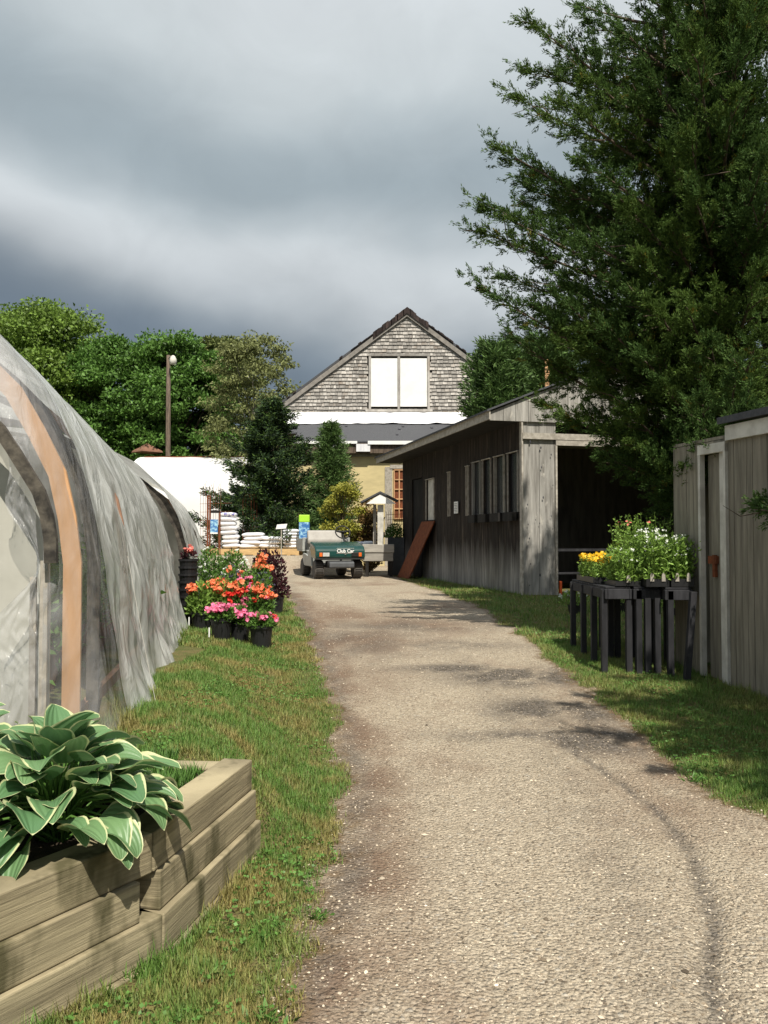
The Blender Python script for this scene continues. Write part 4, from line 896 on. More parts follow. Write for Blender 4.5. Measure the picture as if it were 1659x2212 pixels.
def juniper(label, x, y, h, tips, nl, rf, seed, z0=2.1, sprays=1.0):
    g = np.random.default_rng(seed); b = gh(x, y); root = thing('juniper_tree', label, 'tree', (x, y, b))
    m = MB()
    tr = [Vector((x, y, b-.1)), Vector((x+.1, y, b+h*.3)), Vector((x+.05, y+.1, b+h*.65)), Vector((x, y, b+h))]
    m.tube(tr, [.19, .15, .09, .02], 9); m.tube([Vector((x+.05, y, b+1.4)), Vector((x-.35, y-.1, b+3)), Vector((x-.55, y-.2, b+5.2)), Vector((x-.7, y-.3, b+7))], [.11, .09, .05, .015], 8)
    limbs = []
    for t in tips:
        t = np.array(t, float); t = np.array([x, y, t[2]])+(t-np.array([x, y, t[2]]))*np.array([.955, .955, 1]) if h > 8 else t; dz = t[2]; hd = math.hypot(t[0]-x, t[1]-y); s = np.array([x, y, max(b+1.2, dz-hd*g.uniform(.25, .5))]); limbs.append((s, t))
    for k in range(nl):
        z = z0+(h-z0)*(k+.5)/nl+g.uniform(-.2, .2); az = g.uniform(0, 6.283); rr = rf(z)*g.uniform(.7, 1.0)
        e = np.array([x+math.cos(az)*rr, y+math.sin(az)*rr, b+z]); s = np.array([x, y, max(b+1.0, b+z-rr*g.uniform(.15, .5))]); limbs.append((s, e))
    O = []; Dd = []; Ll = []
    for s, e in limbs:
        L_ = np.linalg.norm(e-s); d = (e-s)/L_; mid = (s+e)/2+np.array([0, 0, -.06*L_])+g.normal(0, .04*L_, 3)
        def pt(t): return s*(1-t)**2+mid*2*t*(1-t)+e*t*t
        m.tube([pt(t) for t in (0, .3, .6, .9)], [.045, .03, .018, .006], 5, False)
        nb = int(L_*15)+4
        for j in range(nb):
            t = .12+.88*((j+g.random())/nb); p = pt(t); sl = (.20+.66*(1-t))*min(1, L_/2.2)*g.uniform(.6, 1.15)
            sd = g.normal(0, 1, 3); sd[2] = sd[2]*.6+.12; sd = sd-d*sd.dot(d); sd /= np.linalg.norm(sd); bd = d*(.55+.7*t)+sd*.9*(1.15-t*.75); bd[2] -= .05; bd /= np.linalg.norm(bd)
            if j % 4 == 0: m.tube([p, p+bd*sl*.9], [.009, .003], 4, False)
            npr = max(3, int(sl*21*sprays)); u = g.random(npr)
            O.append(p[None]+bd[None]*(u*sl)[:, None]+g.normal(0, .02, (npr, 3))); dd = bd[None]*1.0+g.normal(0, .48, (npr, 3))+np.array([0, 0, .22]); Dd.append(dd); Ll.append(np.full(npr, .10)*(g.uniform(.6, 1.5, npr)))
        O.append(pt(.93)[None]+d[None]*g.random((10, 1))*.12); Dd.append(d[None]*1.2+g.normal(0, .25, (10, 3))); Ll.append(np.full(10, .14))
    O = np.concatenate(O); Dd = unit(np.concatenate(Dd)); Ll = np.concatenate(Ll)
    kpl = 22; idx = np.repeat(np.arange(len(O)), kpl); n = len(idx); u = g.random(n)
    P = O[idx]+Dd[idx]*(Ll[idx]*u)[:, None]+g.normal(0, .011, (n, 3)); D = Dd[idx]*1.2+g.normal(0, .38, (n, 3))
    V, F = leaves(P, D, g.uniform(.028, .060, n)*(1.25-.5*u), g.uniform(.008, .014, n), .12)
    tn = vnoise(O, 1.3, 3); r3 = g.random(len(O)); T = np.array([1, 1, 1])[None]*(.75+.7*tn)[:, None]
    T = T*np.where((r3 > .985)[:, None], [[1.9, 1.0, .7]], [[1, 1, 1]])*np.where((tn > .55)[:, None], [[1.15, 1.05, .9]], [[1, 1, 1]])
    npmesh('crown', V, F, 'juniper', root, tint=np.repeat(T[idx], 4, 0))
    # bare dead twigs
    for k in range(60):
        c = O[g.integers(len(O))]; a = g.normal(0, 1, 3); a /= np.linalg.norm(a); c2 = c+a*.25+np.array([0, 0, -.05]); m.tube([c, c2, c2+a*.2+g.normal(0, .08, 3)], [.007, .005, .002], 4, False)
    m.build('trunk', 'bark', root, smooth=True)
    return root
jd = 9.5
tipl = [(1140, 22, 9.2), (1125, 130, 9.6), (1092, 188, 9.4), (1045, 293, 9.2), (1120, 380, 9.9), (1075, 455, 9.3), (1018, 425, 9.0), (996, 482, 9.1), (1160, 560, 9.6), (1060, 585, 9.9), (1003, 600, 8.9), (1085, 720, 9.4),
        (1200, 640, 8.8), (1150, 868, 9.3), (1215, 905, 9.1), (1195, 790, 9.5), (1290, 985, 9.0), (1270, 20, 9.2), (1290, 95, 9.8), (1200, 200, 8.9), (1400, 1000, 8.9), (1490, 1015, 8.7), (1560, 950, 8.3), (1240, 750, 9), (1350, 880, 8.6), (1450, 920, 8.4),
        (1300, 700, 8.4), (1400, 650, 8.2), (1500, 760, 8.0), (1430, 300, 8.3), (1340, 420, 8.4), (1530, 150, 8.3), (1620, 820, 8.4), (1600, 60, 8.6), (1640, 500, 8.2), (1340, 975, 9.6), (1420, 820, 8.3), (1500, 990, 8.6), (1560, 620, 8.1), (1250, 330, 8.8), (1240, 500, 8.7),
        (1585, 905, 7.3), (1540, 930, 7.5), (1500, 965, 7.7), (1545, 980, 7.6), (1480, 1010, 7.9), (1495, 1020, 8.0), (1440, 1010, 8.2), (1400, 975, 8.3), (1620, 860, 7.2), (1350, 960, 8.6), (1470, 950, 8), (1520, 850, 7.6), (1600, 780, 7.5), (1655, 700, 7.6), (1655, 560, 7.8), (1650, 300, 8.0), (1650, 180, 8.2), (1655, 60, 8.4), (1600, 250, 8.2), (1700, 400, 8), (1700, 100, 8.4), (1580, 10, 8.6), (1500, 380, 8), (1620, 20, 8.2), (1320, 600, 8.5), (1280, 830, 8.8), (1380, 760, 8.3), (1450, 480, 8.2), (1380, 950, 9.2), (1450, 970, 9.2), (1440, 870, 9), (1330, 930, 9.2), (1520, 880, 8.8), (1480, 640, 8.0), (1390, 540, 8.3), (1180, 680, 9.1), (1130, 650, 9.0), (1570, 400, 8.2), (1500, 260, 8.4), (1400, 130, 8.6), (1340, 40, 9.0), (1460, 40, 9), (1500, -40, 8.8), (1400, -40, 9), (1560, -60, 8.8), (1620, -40, 8.6), (1450, -15, 8.7), (1530, 40, 8.5)]
tips = [(at(a, d), d, zat(b_, d)) for a, b_, d in tipl]
juniper('huge dark juniper overhanging the shed doorway and the small outbuilding', 3.9, 9.6, 8.6, tips, 95, lambda z: float(np.interp(z, [2, 2.6, 3.5, 4.5, 6, 8.6], [.9, 1.6, 2.1, 2.4, 2.3, 1.2])), 31, z0=3.0, sprays=1.15)
j2t = [(at(1642, 6.6), 6.6, zat(1085, 6.6)), (at(1648, 6.5), 6.5, zat(1100, 6.5))]
juniper('nearer juniper of which one sprig shows at the right edge', 4.25, 3.1, 7.2, j2t, 60, lambda z: float(np.interp(z, [1.5, 3, 5.6, 7.2], [1.0, 2.1, 2.0, .8])), 33, z0=2.6, sprays=.8)

# ------------------------------------------------------------------ plants in pots
def pot(m, x, y, z, r, h):
    m.lathe([(r*.78, 0), (r*.80, .01), (r*.95, h*.86), (r*1.04, h*.86), (r*1.04, h), (r*.95, h), (r*.93, h*.9), (.002, h*.88)], (x, y, z), 18)
def bush(P0_, rx, rz, n, lsz, mat, parent, lw=.45, up=.4):
    q = rsph(n)*rng.random((n, 1))**.33; q[:, 2] = np.abs(q[:, 2]) if True else q[:, 2]
    P = np.array(P0_)[None]+q*np.array([rx, rx, rz]); D = q*.8+rsph(n)*.7+np.array([0, 0, up]); V, F = leaves(P, D, lsz*rng.uniform(.6, 1.3, n), lsz*lw*rng.uniform(.8, 1.2, n), .15)
    return npmesh('foliage', V, F, mat, parent)
def blossoms(centers, r, mat, parent, per=7, petals=5, spread=.75):
    r = r*.86
    c = np.asarray(centers, float); c = np.repeat(c, per, 0)+rsph(len(c)*per)*r*spread*np.array([1.2, 1.2, .9]); n = len(c)
    nrm = unit(rng.normal(0, .6, (n, 3))+np.array([0, -.5, .8])); a = np.tile(np.arange(petals)*2*np.pi/petals, n)+np.repeat(rng.random(n)*6, petals)
    nn = np.repeat(nrm, petals, 0); e1 = unit(np.cross(nn, np.array([0.3, .2, 1]))); e2 = np.cross(nn, e1); D = e1*np.cos(a)[:, None]+e2*np.sin(a)[:, None]+nn*.35; D = unit(D)
    P = np.repeat(c, petals, 0); Sd = np.cross(D, nn); L_ = r*.62; W_ = r*.55
    V = np.stack([P, P+D*L_*.6+Sd*W_*.5, P+D*L_, P+D*L_*.6-Sd*W_*.5], 1).reshape(-1, 3)
    return npmesh('blossom', V, np.arange(len(V)).reshape(-1, 4), mat, parent)
def potted(px, y, pr, ph, frx, frz, leafm, flowers, label, lsz=.05, n=900, name='potted_azalea', cat='potted plant', lw=.45, group='potted plants beside the greenhouse', z=None, tagw=False):
    x = at(px, y); z = gh(x, y)-.01 if z is None else z; root = thing(name, label, cat, (x, y, z), group=group)
    m = MB(); pot(m, x, y, z, pr, ph); m.build('pot', 'pot', root, smooth=False)
    top = z+ph*.9; bush((x, y, top), frx, frz, n, lsz, leafm, root, lw)
    m = MB()
    for k in range(7):
        a = k*.9; m.tube([(x, y, top-.03), (x+math.cos(a)*frx*.6, y+math.sin(a)*frx*.6, top+frz*.7)], [.006, .003], 4, False)
    m.build('stem', 'bark', root)
    for fm_, cnt, zz0, zz1, r_ in flowers:
        t = rng.random(cnt); a = rng.uniform(0, 6.28, cnt); rr = frx*np.sqrt(rng.random(cnt))*1.0; zz = zz0+(zz1-zz0)*t
        hgt = np.sqrt(np.clip(1-(rr/frx)**2*.6, .1, 1)); blossoms(np.c_[x+rr*np.cos(a), y+rr*np.sin(a), top+frz*zz*hgt], r_, fm_, root)
    if tagw: MB().box(x-pr*.95, x-pr*.95+.012, y-pr-.01, y-pr, z+.05, z+.15).build('plant_tag', 'white', root)
    return root
A_ = [('pink', 13, .85, 1.1, .05)]
potted(480, 8.85, .115, .24, .14, .17, 'shrub', A_, 'front row black pot with pink azalea at the left end', tagw=True)
potted(520, 9.0, .115, .22, .15, .17, 'shrub', [('pink', 12, .8, 1.1, .05)], 'front row pot of pink azalea in the middle of the row')
potted(566, 8.8, .125, .25, .14, .14, 'shrub', [('pink', 10, .8, 1.1, .05), ('red', 4, .7, .9, .05)], 'front row pot with pink flowers and one dark red bloom at the right end', tagw=False)
potted(438, 9.7, .13, .20, .17, .36, 'shrub_light', [('orange', 8, .9, 1.1, .055)], 'pale leaved orange azalea in a wide black pot nearest the plastic', lsz=.06, tagw=True)
potted(478, 9.75, .12, .24, .19, .40, 'shrub_light', [('orange', 16, .75, 1.05, .058)], 'orange azalea just behind the pink front row')
potted(515, 9.7, .12, .24, .17, .36, 'shrub', [('red', 13, .6, 1.0, .055), ('orange', 6, .9, 1.1, .055)], 'scarlet azalea in the centre of the flower group')
potted(560, 9.7, .12, .24, .17, .38, 'shrub', [('orange', 13, .8, 1.05, .055), ('pink', 7, .7, 1.0, .05), ('red', 4, .6, .9, .05)], 'mixed orange and pink azalea right of the scarlet one')
potted(535, 10.3, .12, .24, .16, .46, 'shrub', [('pink', 7, .85, 1.0, .05), ('red', 5, .6, .8, .055)], 'pink topped azalea behind the scarlet blooms')
potted(455, 10.9, .13, .25, .26, .70, 'shrub', [('whitef', 22, .6, 1.05, .022)], 'tall green bush with small white flowers by the black pot stack', n=2200, name='potted_shrub')
potted(505, 11.1, .13, .25, .26, .68, 'shrub', [('whitef', 20, .8, 1.08, .022), ('salmon', 2, .6, .7, .03)], 'tall green bush with white flowers behind the lavender', n=2200, name='potted_shrub')
potted(500, 10.45, .11, .22, .18, .52, 'shrub', [('lavender', 34, .6, 1.1, .02), ('orange', 2, .95, 1.0, .05)], 'dark lavender spikes rising behind the orange azalea', n=700, name='potted_lavender', lw=.2)
potted(560, 10.75, .12, .24, .20, .55, 'shrub', [('lavender', 26, .5, 1.0, .02)], 'lavender plant between orange flowers and burgundy foliage', n=900, name='potted_lavender', lw=.2)
potted(566, 11.3, .12, .25, .14, .66, 'shrub', [('orange', 8, .8, 1.05, .07)], 'lone tall orange azalea in front of the burgundy shrub')
potted(596, 11.9, .125, .26, .19, .66, 'burgundy', [], 'burgundy leaved shrub in the black pot nearest the path', lsz=.06, n=650, name='potted_shrub', lw=.6)
potted(572, 12.3, .13, .25, .22, .68, 'burgundy', [], 'second burgundy shrub behind the lone orange azalea', lsz=.07, n=900, name='potted_shrub', lw=.6)
for k in range(8):   # nested empty pots
    x, y = at(409, 9.95), 9.95; z = gh(x, y)+k*.088
    r_ = .112+.004*random.random(); m = MB(); pot(m, x+random.uniform(-.006, .006), y, z, r_, .17)
    tag(m.build('plant_pot', 'pot', origin=(x, y, z)), f'empty black pot, {ORD[7-k]} from the top of the nested stack by the plastic' if k < 7 else 'empty black pot topping the nested stack by the plastic', 'pot', 'nested black pots beside the greenhouse')
sal = thing('salmon_geranium', 'salmon pink flower head sprouting over the nested black pots', 'plant', (at(409, 9.95), 9.95, gh(at(409, 9.95), 9.95)+.80))
b_ = rootloc(sal); bush((b_.x, b_.y, b_.z), .09, .09, 90, .05, 'burgundy', sal); blossoms([(b_.x, b_.y-.02, b_.z+.12), (b_.x+.01, b_.y, b_.z+.09)], .055, 'salmon', sal, per=9)
# weeds in the grass
for k, (px, yy, sc_, lb) in enumerate([(468, 2.78, .8, 'tuft of narrow leaved weeds near the timber corner'), (595, 2.52, 1.0, 'broad leaved weed at the path edge nearest the camera'), (545, 2.38, 1.0, 'round leaved weed low in the grass at the bottom'),
                               (690, 3.2, .7, 'small weed on the grass edge beside the gravel'), (560, 3.05, .6, 'small grassy weed right of the timber wall base'), (1500, 4.9, 1.2, 'bright green weedy tuft on the right verge')]):
    x = at(px, yy); z = gh(x, yy); n = int(16*sc_)+8; a = rng.uniform(0, 6.28, n); D = np.c_[np.cos(a), np.sin(a), rng.uniform(.2, 1.1, n)]; P = np.c_[x+rng.normal(0, .025*sc_, n), yy+rng.normal(0, .025*sc_, n), np.full(n, z)]+unit(D)*.008
    V, F = leaves(P, D, .055*sc_*rng.uniform(.6, 1.2, n), (.020 if k in (1, 2) else .010)*rng.uniform(.7, 1.2, n), .12)
    tag(npmesh('weed', V, F, 'weed', origin=(x, yy, z)), lb, 'weed', 'weeds in the verge')

# ------------------------------------------------------------------ black benches with trays
def bench(x0, x1, y0, y1, zt, label, legs):
    g = thing('plant_bench', label, 'bench', ((x0+x1)/2, (y0+y1)/2, gh((x0+x1)/2, (y0+y1)/2)), group='black nursery benches')
    m = MB(); n = 14
    for k in range(n): yy = y0+(y1-y0)*k/n; m.box(x0+.01, x1-.01, yy, yy+(y1-y0)/n-.012, zt-.02, zt)
    m.build('slat_top', 'black_wood', g, bevel=.003)
    m = MB(); m.box(x0, x0+.025, y0-.02, y1+.02, zt-.115, zt-.022); m.box(x1-.025, x1, y0-.02, y1+.02, zt-.115, zt-.022); m.box(x0+.026, x1-.026, y0-.02, y0+.005, zt-.115, zt-.022); m.box(x0+.026, x1-.026, y1-.005, y1+.02, zt-.115, zt-.022); m.build('rail', 'black_wood', g, bevel=.004)
    for lx, lyy, dx in legs:
        z = gh(lx, lyy)-.03; MB().obox((lx+dx, lyy, z), (.054, 0, 0), (0, .056, 0), (-dx, 0, zt-.03-z)).build('leg', 'black_wood', g, bevel=.003)
    return g
zt = 1.0
bench(2.06, 2.31, 7.75, 9.15, zt, 'left black slatted bench holding the yellow flowers, nearest the path', [(2.035, 7.76, 0), (2.05, 8.2, 0), (2.045, 8.6, 0), (2.04, 9.05, 0), (2.26, 7.74, 0), (2.27, 8.4, 0), (2.27, 9.05, 0)])
bench(2.315, 2.57, 7.72, 9.1, zt, 'middle black bench under the white flowered trays', [(2.34, 7.70, 0), (2.42, 7.69, 0), (2.51, 7.69, 0), (2.34, 8.4, 0), (2.5, 8.4, 0), (2.34, 9.0, 0), (2.5, 9.0, 0)])
bench(2.575, 2.83, 7.62, 8.7, zt, 'right black bench squeezed against the outbuilding wall', [(2.60, 7.6, 0), (2.76, 7.45, -.07), (2.60, 8.1, 0), (2.74, 8.1, 0), (2.6, 8.6, 0)])
def tray(x0, x1, y0, y1, z, hgt, nst, label, flow, leafm, htag=0, tall=.3, lsz=.05):
    g = thing('plant_tray', label, 'plant tray', ((x0+x1)/2, (y0+y1)/2, z), group='trays of plants on the benches')
    m = MB(); m.prism([(x0+.015, y0+.015, z), (x1-.015, y0+.015, z), (x1-.015, y1-.015, z), (x0+.015, y1-.015, z)], (0, 0, .004))
    for a, b, c, d in ((x0, x1, y0, y0+.012), (x0, x1, y1-.012, y1), (x0, x0+.012, y0+.0125, y1-.0125), (x1-.012, x1, y0+.0125, y1-.0125)): m.box(a, b, c, d, z+.004, z+hgt)
    m.build('tray', 'pot', g); MB().box(x0+.014, x1-.014, y0+.014, y1-.014, z+.006, z+hgt*.8).build('soil', 'soil', g)
    # stems with leaves
    sx = rng.uniform(x0+.01, x1-.01, nst); sy = rng.uniform(y0+.01, y1-.01, nst); h_ = tall*rng.uniform(.55, 1.15, nst)
    lean = rng.normal(0, .11, (nst, 2)); m = MB()
    for i in range(nst):
        if i % 3 == 0: m.tube([(sx[i], sy[i], z+hgt*.6), (sx[i]+lean[i, 0]*h_[i], sy[i]+lean[i, 1]*h_[i], z+hgt+h_[i])], [.003, .0015], 3, False)
    m.build('stem', leafm, g)
    kk = 26; idx = np.repeat(np.arange(nst), kk); u = rng.random(len(idx)); P = np.c_[sx[idx]+lean[idx, 0]*h_[idx]*u, sy[idx]+lean[idx, 1]*h_[idx]*u, z+hgt*.8+h_[idx]*u]
    D = rng.normal(0, 1, (len(idx), 3))*np.array([1, 1, .4])+np.array([0, 0, .7]); V, F = leaves(P, D, lsz*rng.uniform(.6, 1.2, len(idx))*(1.15-.6*u), lsz*.24*rng.uniform(.8, 1.3, len(idx)), .12)
    npmesh('foliage', V, F, leafm, g)
    for fm_, cnt, r_, zz0, zz1, per in flow:
        s_ = rng.integers(nst, size=cnt); uu = rng.uniform(zz0, zz1, cnt); c = np.c_[sx[s_], sy[s_], z+hgt+tall*uu]; blossoms(c, r_, fm_, g, per=per)
    if htag:
        for k in range(htag):
            tx = x0+(x1-x0)*(k+.5)/htag; MB().prism([(tx-.018, y0-.004, z+hgt*.7), (tx+.018, y0-.004, z+hgt*.7), (tx+.016, y0-.004, z+hgt+.035), (tx+.007, y0-.004, z+hgt+.055), (tx-.007, y0-.004, z+hgt+.055), (tx-.016, y0-.004, z+hgt+.035)], (0, -.003, 0)).build('plant_tag', 'trim', g)
    return g
tray(2.08, 2.36, 8.25, 8.95, zt+.003, .06, 130, 'tray of golden yellow flowers at the left end of the benches', [('yellow', 95, .042, .75, 1.1, 3)], 'shrub_light', tall=.20)
tray(2.16, 2.40, 7.74, 8.1, zt+.003, .05, 100, 'low tray of green plants with few white flowers on the left bench corner', [('whitef', 16, .018, .6, 1.0, 3)], 'shrub_light', tall=.30, htag=1, lsz=.065)
tray(2.41, 2.62, 7.62, 8.0, zt+.003, .075, 120, 'black tray with white snapdragon like flowers and two white tags', [('whitef', 40, .02, .6, 1.15, 4)], 'shrub_light', tall=.40, htag=2, lsz=.07)
tray(2.64, 2.85, 7.62, 8.0, zt+.003, .075, 120, 'rightmost black tray of white flowers touching the outbuilding', [('whitef', 34, .02, .55, 1.05, 4)], 'shrub_light', tall=.38, htag=2, lsz=.07)
tray(2.38, 2.80, 8.1, 8.68, zt+.003, .08, 190, 'tray of tall bushy light green plants behind the white flowers', [('salmon', 3, .03, .9, 1.0, 3)], 'shrub_light', tall=.55, lsz=.065)
for px, y_, lb in ((1345, 12.2, 'small white flowering plant in the grass behind the benches'), (1240, 12.0, 'pale leaved seedling pots beside the shed grass'), (1445, 11.6, 'lime leaved plant seen between the bench legs')):
    potted(px, y_, .10, .14, .2, .22, 'shrub_light', [('whitef', 10, .6, 1.0, .03)], lb, n=300, name='ground_plant', group='plants on the grass behind the benches')

# ------------------------------------------------------------------ utility cart
cy, cx_ = 20.3, at(736, 20.3); czz = gh(cx_, cy)
cart = thing('utility_cart', 'dark green and grey utility cart parked on the gravel facing the camera', 'utility cart', (0, 0, 0))
cv = .62
def Pp(y, z): return (0, y, z)
def pr(m, pts, x0, x1): return m.prism([(x0, y, z) for y, z in pts], (x1-x0, 0, 0))
m = MB(); pr(m, [(0,.50), (-.03,.56), (.0,.72), (.10,.81), (.45,.88), (.80,.92), (.80,.70), (.66,.62), (.62,.52), (.2,.50)], -cv+.0, cv); m.build('front_cowl', 'green_paint', cart, local=True, bevel=.05)
m = MB(); pr(m, [(-.02,.28), (-.05,.34), (-.05,.43), (0,.46), (.25,.44), (.25,.28)], -.33, .33); m.build('undertray', 'tyre_black', cart, local=True, bevel=.02)
m = MB(); pr(m, [(-.09,.27), (-.11,.31), (-.11,.40), (-.07,.43), (-.02,.43), (-.02,.27)], -.29, .33); m.build('bumper', 'grey_dark', cart, local=True, bevel=.02)
m = MB(); m.obox((-cv+.02, -.035, .475), (2*cv-.04, 0, 0), (0, .3, 0), (0, 0, .04)); m.build('lower_lip', 'tyre_black', cart, local=True, bevel=.01)
for s in (-1, 1):
    hl = MB().obox((s*.40-.13, -.035, .545), (.26, 0, 0), (0, .05, 0), (0, 0, .115)).build('headlight', 'tyre_black', cart, local=True, bevel=.01)
    MB().obox((s*.40-.125+(.08 if s < 0 else 0), -.05, .555), (.165, 0, 0), (0, .02, 0), (0, 0, .095)).build('lens', 'lens' if s < 0 else 'tyre_black', hl, local=True, bevel=.008)
    MB().obox((s*.49-.04, -.052, .555), (.075, 0, 0), (0, .02, 0), (0, 0, .095)).build('indicator', 'amber', hl, local=True, bevel=.008)
def wheel(x, y, r, wd_):
    t = MB().lathe([(r*.55, -wd_/2), (r*.88, -wd_/2), (r*.98, -wd_*.36), (r, -wd_*.15), (r, wd_*.15), (r*.98, wd_*.36), (r*.88, wd_/2), (r*.55, wd_/2)], (x, y, r), 24, 'X').build('wheel', 'tyre', cart, smooth=False, local=True)
    MB().lathe([(r*.2, -wd_*.46), (r*.54, -wd_*.44), (r*.54, wd_*.44), (r*.2, wd_*.46)], (x, y, r), 16, 'X').build('rim', 'rim', t, local=True)
    m = MB()
    for k in range(28):
        a = k*2*math.pi/28; m.obox((x-wd_*.38, y+math.cos(a)*(r-.004)-.008, r+math.sin(a)*(r-.004)-.008), (wd_*.76, 0, 0), (0, .016, 0), (0, 0, .016))
    m.build('tread', 'tyre_black', t, local=True)
for x, y in ((-.49, .34), (.49, .34), (-.49, 2.2), (.49, 2.2)): wheel(x, y, .235, .22)
SPF = [(.62,.30), (.72,.62), (.80,.78), (1.0,.78), (1.05,.62), (1.2,.55), (1.55,.60), (1.9,.62), (1.95,.5), (1.9,.42), (1.75,.30)]
for x_ in (-cv+.01, cv-.06): m = MB(); pr(m, SPF, x_, x_+.05); m.build('side_panel', 'grey_panel', cart, local=True, bevel=.01)
m = MB(); m.box(-cv+.06, cv-.06, .5, 2.4, .28, .34); m.build('floor_pan', 'grey_dark', cart, local=True)
m = MB(); pr(m, [(1.2,.34), (1.2,.66), (1.7,.70), (1.75,.34)], -cv+.07, cv-.07); m.build('seat_box', 'grey_panel', cart, local=True, bevel=.02)
m = MB(); pr(m, [(1.12,.68), (1.10,.76), (1.15,.80), (1.62,.78), (1.66,.70)], -.50, .50); m.build('seat', 'grey_seat', cart, local=True, bevel=.035)
m = MB(); pr(m, [(1.60,.86), (1.58,.95), (1.68,1.20), (1.74,1.22), (1.79,1.18), (1.74,.9), (1.68,.85)], -.53, .38); m.build('seat_back', 'grey_seat', cart, local=True, bevel=.04)
m = MB(); m.box(-cv-.02, cv+.02, 1.80, 2.75, .66, .70); m.box(-cv-.02, cv+.02, 1.80, 1.84, .7, 1.02); m.box(-cv-.02, cv+.02, 2.71, 2.75, .7, 1.0); m.box(-cv-.02, -cv+.02, 1.84, 2.71, .7, 1.0); m.box(cv-.02, cv+.02, 1.84, 2.71, .7, 1.0); m.build('cargo_bed', 'grey_panel', cart, local=True, bevel=.008)
for q_ in (-1, 1): MB().tube([(q_*.56, 1.72, .70), (q_*.56, 1.74, .98), (q_*.50, 1.76, 1.0)], .018, 6).build('grab_rail', 'grey_dark', cart, local=True, smooth=True)
m = MB(); m.tube([(.28, .78, .86), (.28, 1.02, 1.10)], .025, 8)
cc = Vector((.28, 1.04, 1.16)); ax1 = Vector((1, 0, 0)); ax2 = Vector((0, .55, .83)).normalized()
ring = [cc+ax1*math.cos(a)*.19+ax2*math.sin(a)*.19 for a in np.linspace(0, 2*math.pi, 25)]
st_ = MB().tube(ring, .017, 8, False)
for a in (.2, math.pi-.2, -math.pi/2): st_.tube([cc, cc+ax1*math.cos(a)*.18+ax2*math.sin(a)*.18], [.035, .02], 6)
st_.lathe([(.06, 0), (.05, .04)], tuple(cc-Vector((0, .03, .01))), 10)
sw = st_.build('steering_wheel', 'tyre_black', cart, local=True, smooth=True); m.build('steering_column', 'tyre_black', sw, local=True)
m = MB(); m.box(-cv+.06, cv-.06, .78, .84, .5, .90); m.build('dashboard', 'grey_dark', cart, local=True)
# badge lettering
try:
    tcu = bpy.data.curves.new('badge_text', 'FONT'); tcu.body = 'Club Car'; tcu.size = .115; tcu.align_x = 'CENTER'; tcu.extrude = .002; tcu.offset = .003
    to = bpy.data.objects.new('tmp', tcu); C.objects.link(to); dg = bpy.context.evaluated_depsgraph_get(); me = bpy.data.meshes.new_from_object(to.evaluated_get(dg)); bpy.data.objects.remove(to)
    bd = bpy.data.objects.new('badge_lettering', me); C.objects.link(bd); me.materials.clear(); me.materials.append(MT['white']); bd.parent = cart; bd.location = (.14, -.015, .665); bd.rotation_euler = (R(90), 0, 0)
    bd.location = (.12, -.032, .655)
except Exception as ex: print('text', ex)
m = MB(); m.box(-.10, .34, -.03, -.012, .635, .645); m.box(-.10, .34, -.03, -.012, .755, .762); m.build('badge_edge', 'trim_white', cart, local=True)
MB().lathe([(.022, 0), (.02, .01)], (.12, -.03, .60), 10).build('key_lock', 'rim', cart, local=True)
cart.location = (cx_, cy, czz+.005); cart.rotation_euler = (0, 0, R(15))

# ------------------------------------------------------------------ wishing-well planter, grey box
wy_ = 21.6; kx = wy_/FP
wl = thing('roofed_planter', 'weathered plank planter box with a small peaked roof on two posts', 'planter', (at(820, wy_), wy_, .45))
zb0, zb1 = zat(1212, wy_), zat(1176, wy_)
m = MB(); m.box(at(785, wy_), at(850, wy_), wy_, wy_+.6, zb0, zb0+.22); m.box(at(783, wy_), at(852, wy_), wy_-.02, wy_+.62, zb0+.225, zb1); m.build('trough', 'stone_grey', wl, bevel=.01)
for px in (790, 842):
    for yy in (wy_+.02, wy_+.5): MB().box(at(px, wy_), at(px, wy_)+.08, yy, yy+.08, .4, zb0).build('leg', 'dark', wl)
MB().box(at(806, wy_), at(813, wy_), wy_+.45, wy_+.55, zb1, zat(1088, wy_)).build('post', 'trim', wl)
MB().box(at(816, wy_), at(829, wy_), wy_+.12, wy_+.25, zb1, zat(1090, wy_)).build('post', 'trim_white', wl)
a, b, c = (at(781, wy_), zat(1086, wy_)), (at(822, wy_), zat(1065, wy_)), (at(859, wy_), zat(1083, wy_))
m = MB(); m.prism([(a[0], wy_-.05, a[1]), (b[0], wy_-.05, b[1]), (b[0], wy_-.05, b[1]+.05), (a[0]-.03, wy_-.05, a[1]+.03)], (0, .75, 0)); m.prism([(c[0], wy_-.05, c[1]), (b[0], wy_-.05, b[1]), (b[0], wy_-.05, b[1]+.05), (c[0]+.03, wy_-.05, c[1]+.03)], (0, .75, 0)); m.build('roof', 'asphalt', wl)
MB().prism([(at(792, wy_), wy_-.02, zat(1088, wy_)), (at(856, wy_), wy_-.02, zat(1088, wy_)), (b[0], wy_-.02, b[1]-.02)], (0, .03, 0)).build('gable', 'white', wl)
gbx = thing('grey_planter_box', 'tall dark grey planter box against the far end of the shed', 'planter', (at(856, 22.6), 22.6, .45))
MB().box(at(838, 22.6), at(874, 22.6), 22.6, 23.0, .42, zat(1160, 22.6)).build('box', 'grey_dark', gbx, bevel=.01)
bush((at(853, 22.6), 22.8, zat(1162, 22.6)), .26, .38, 700, .07, 'shrub', gbx)
m = MB()
for k in range(9):
    m.tube([(at(838+k*3.5, 22.9), 22.9, zat(1150, 22.9)), (at(835+k*4.2, 22.9), 22.85, zat(1105-3*(k % 3), 22.9))], [.012, .006], 4, False)
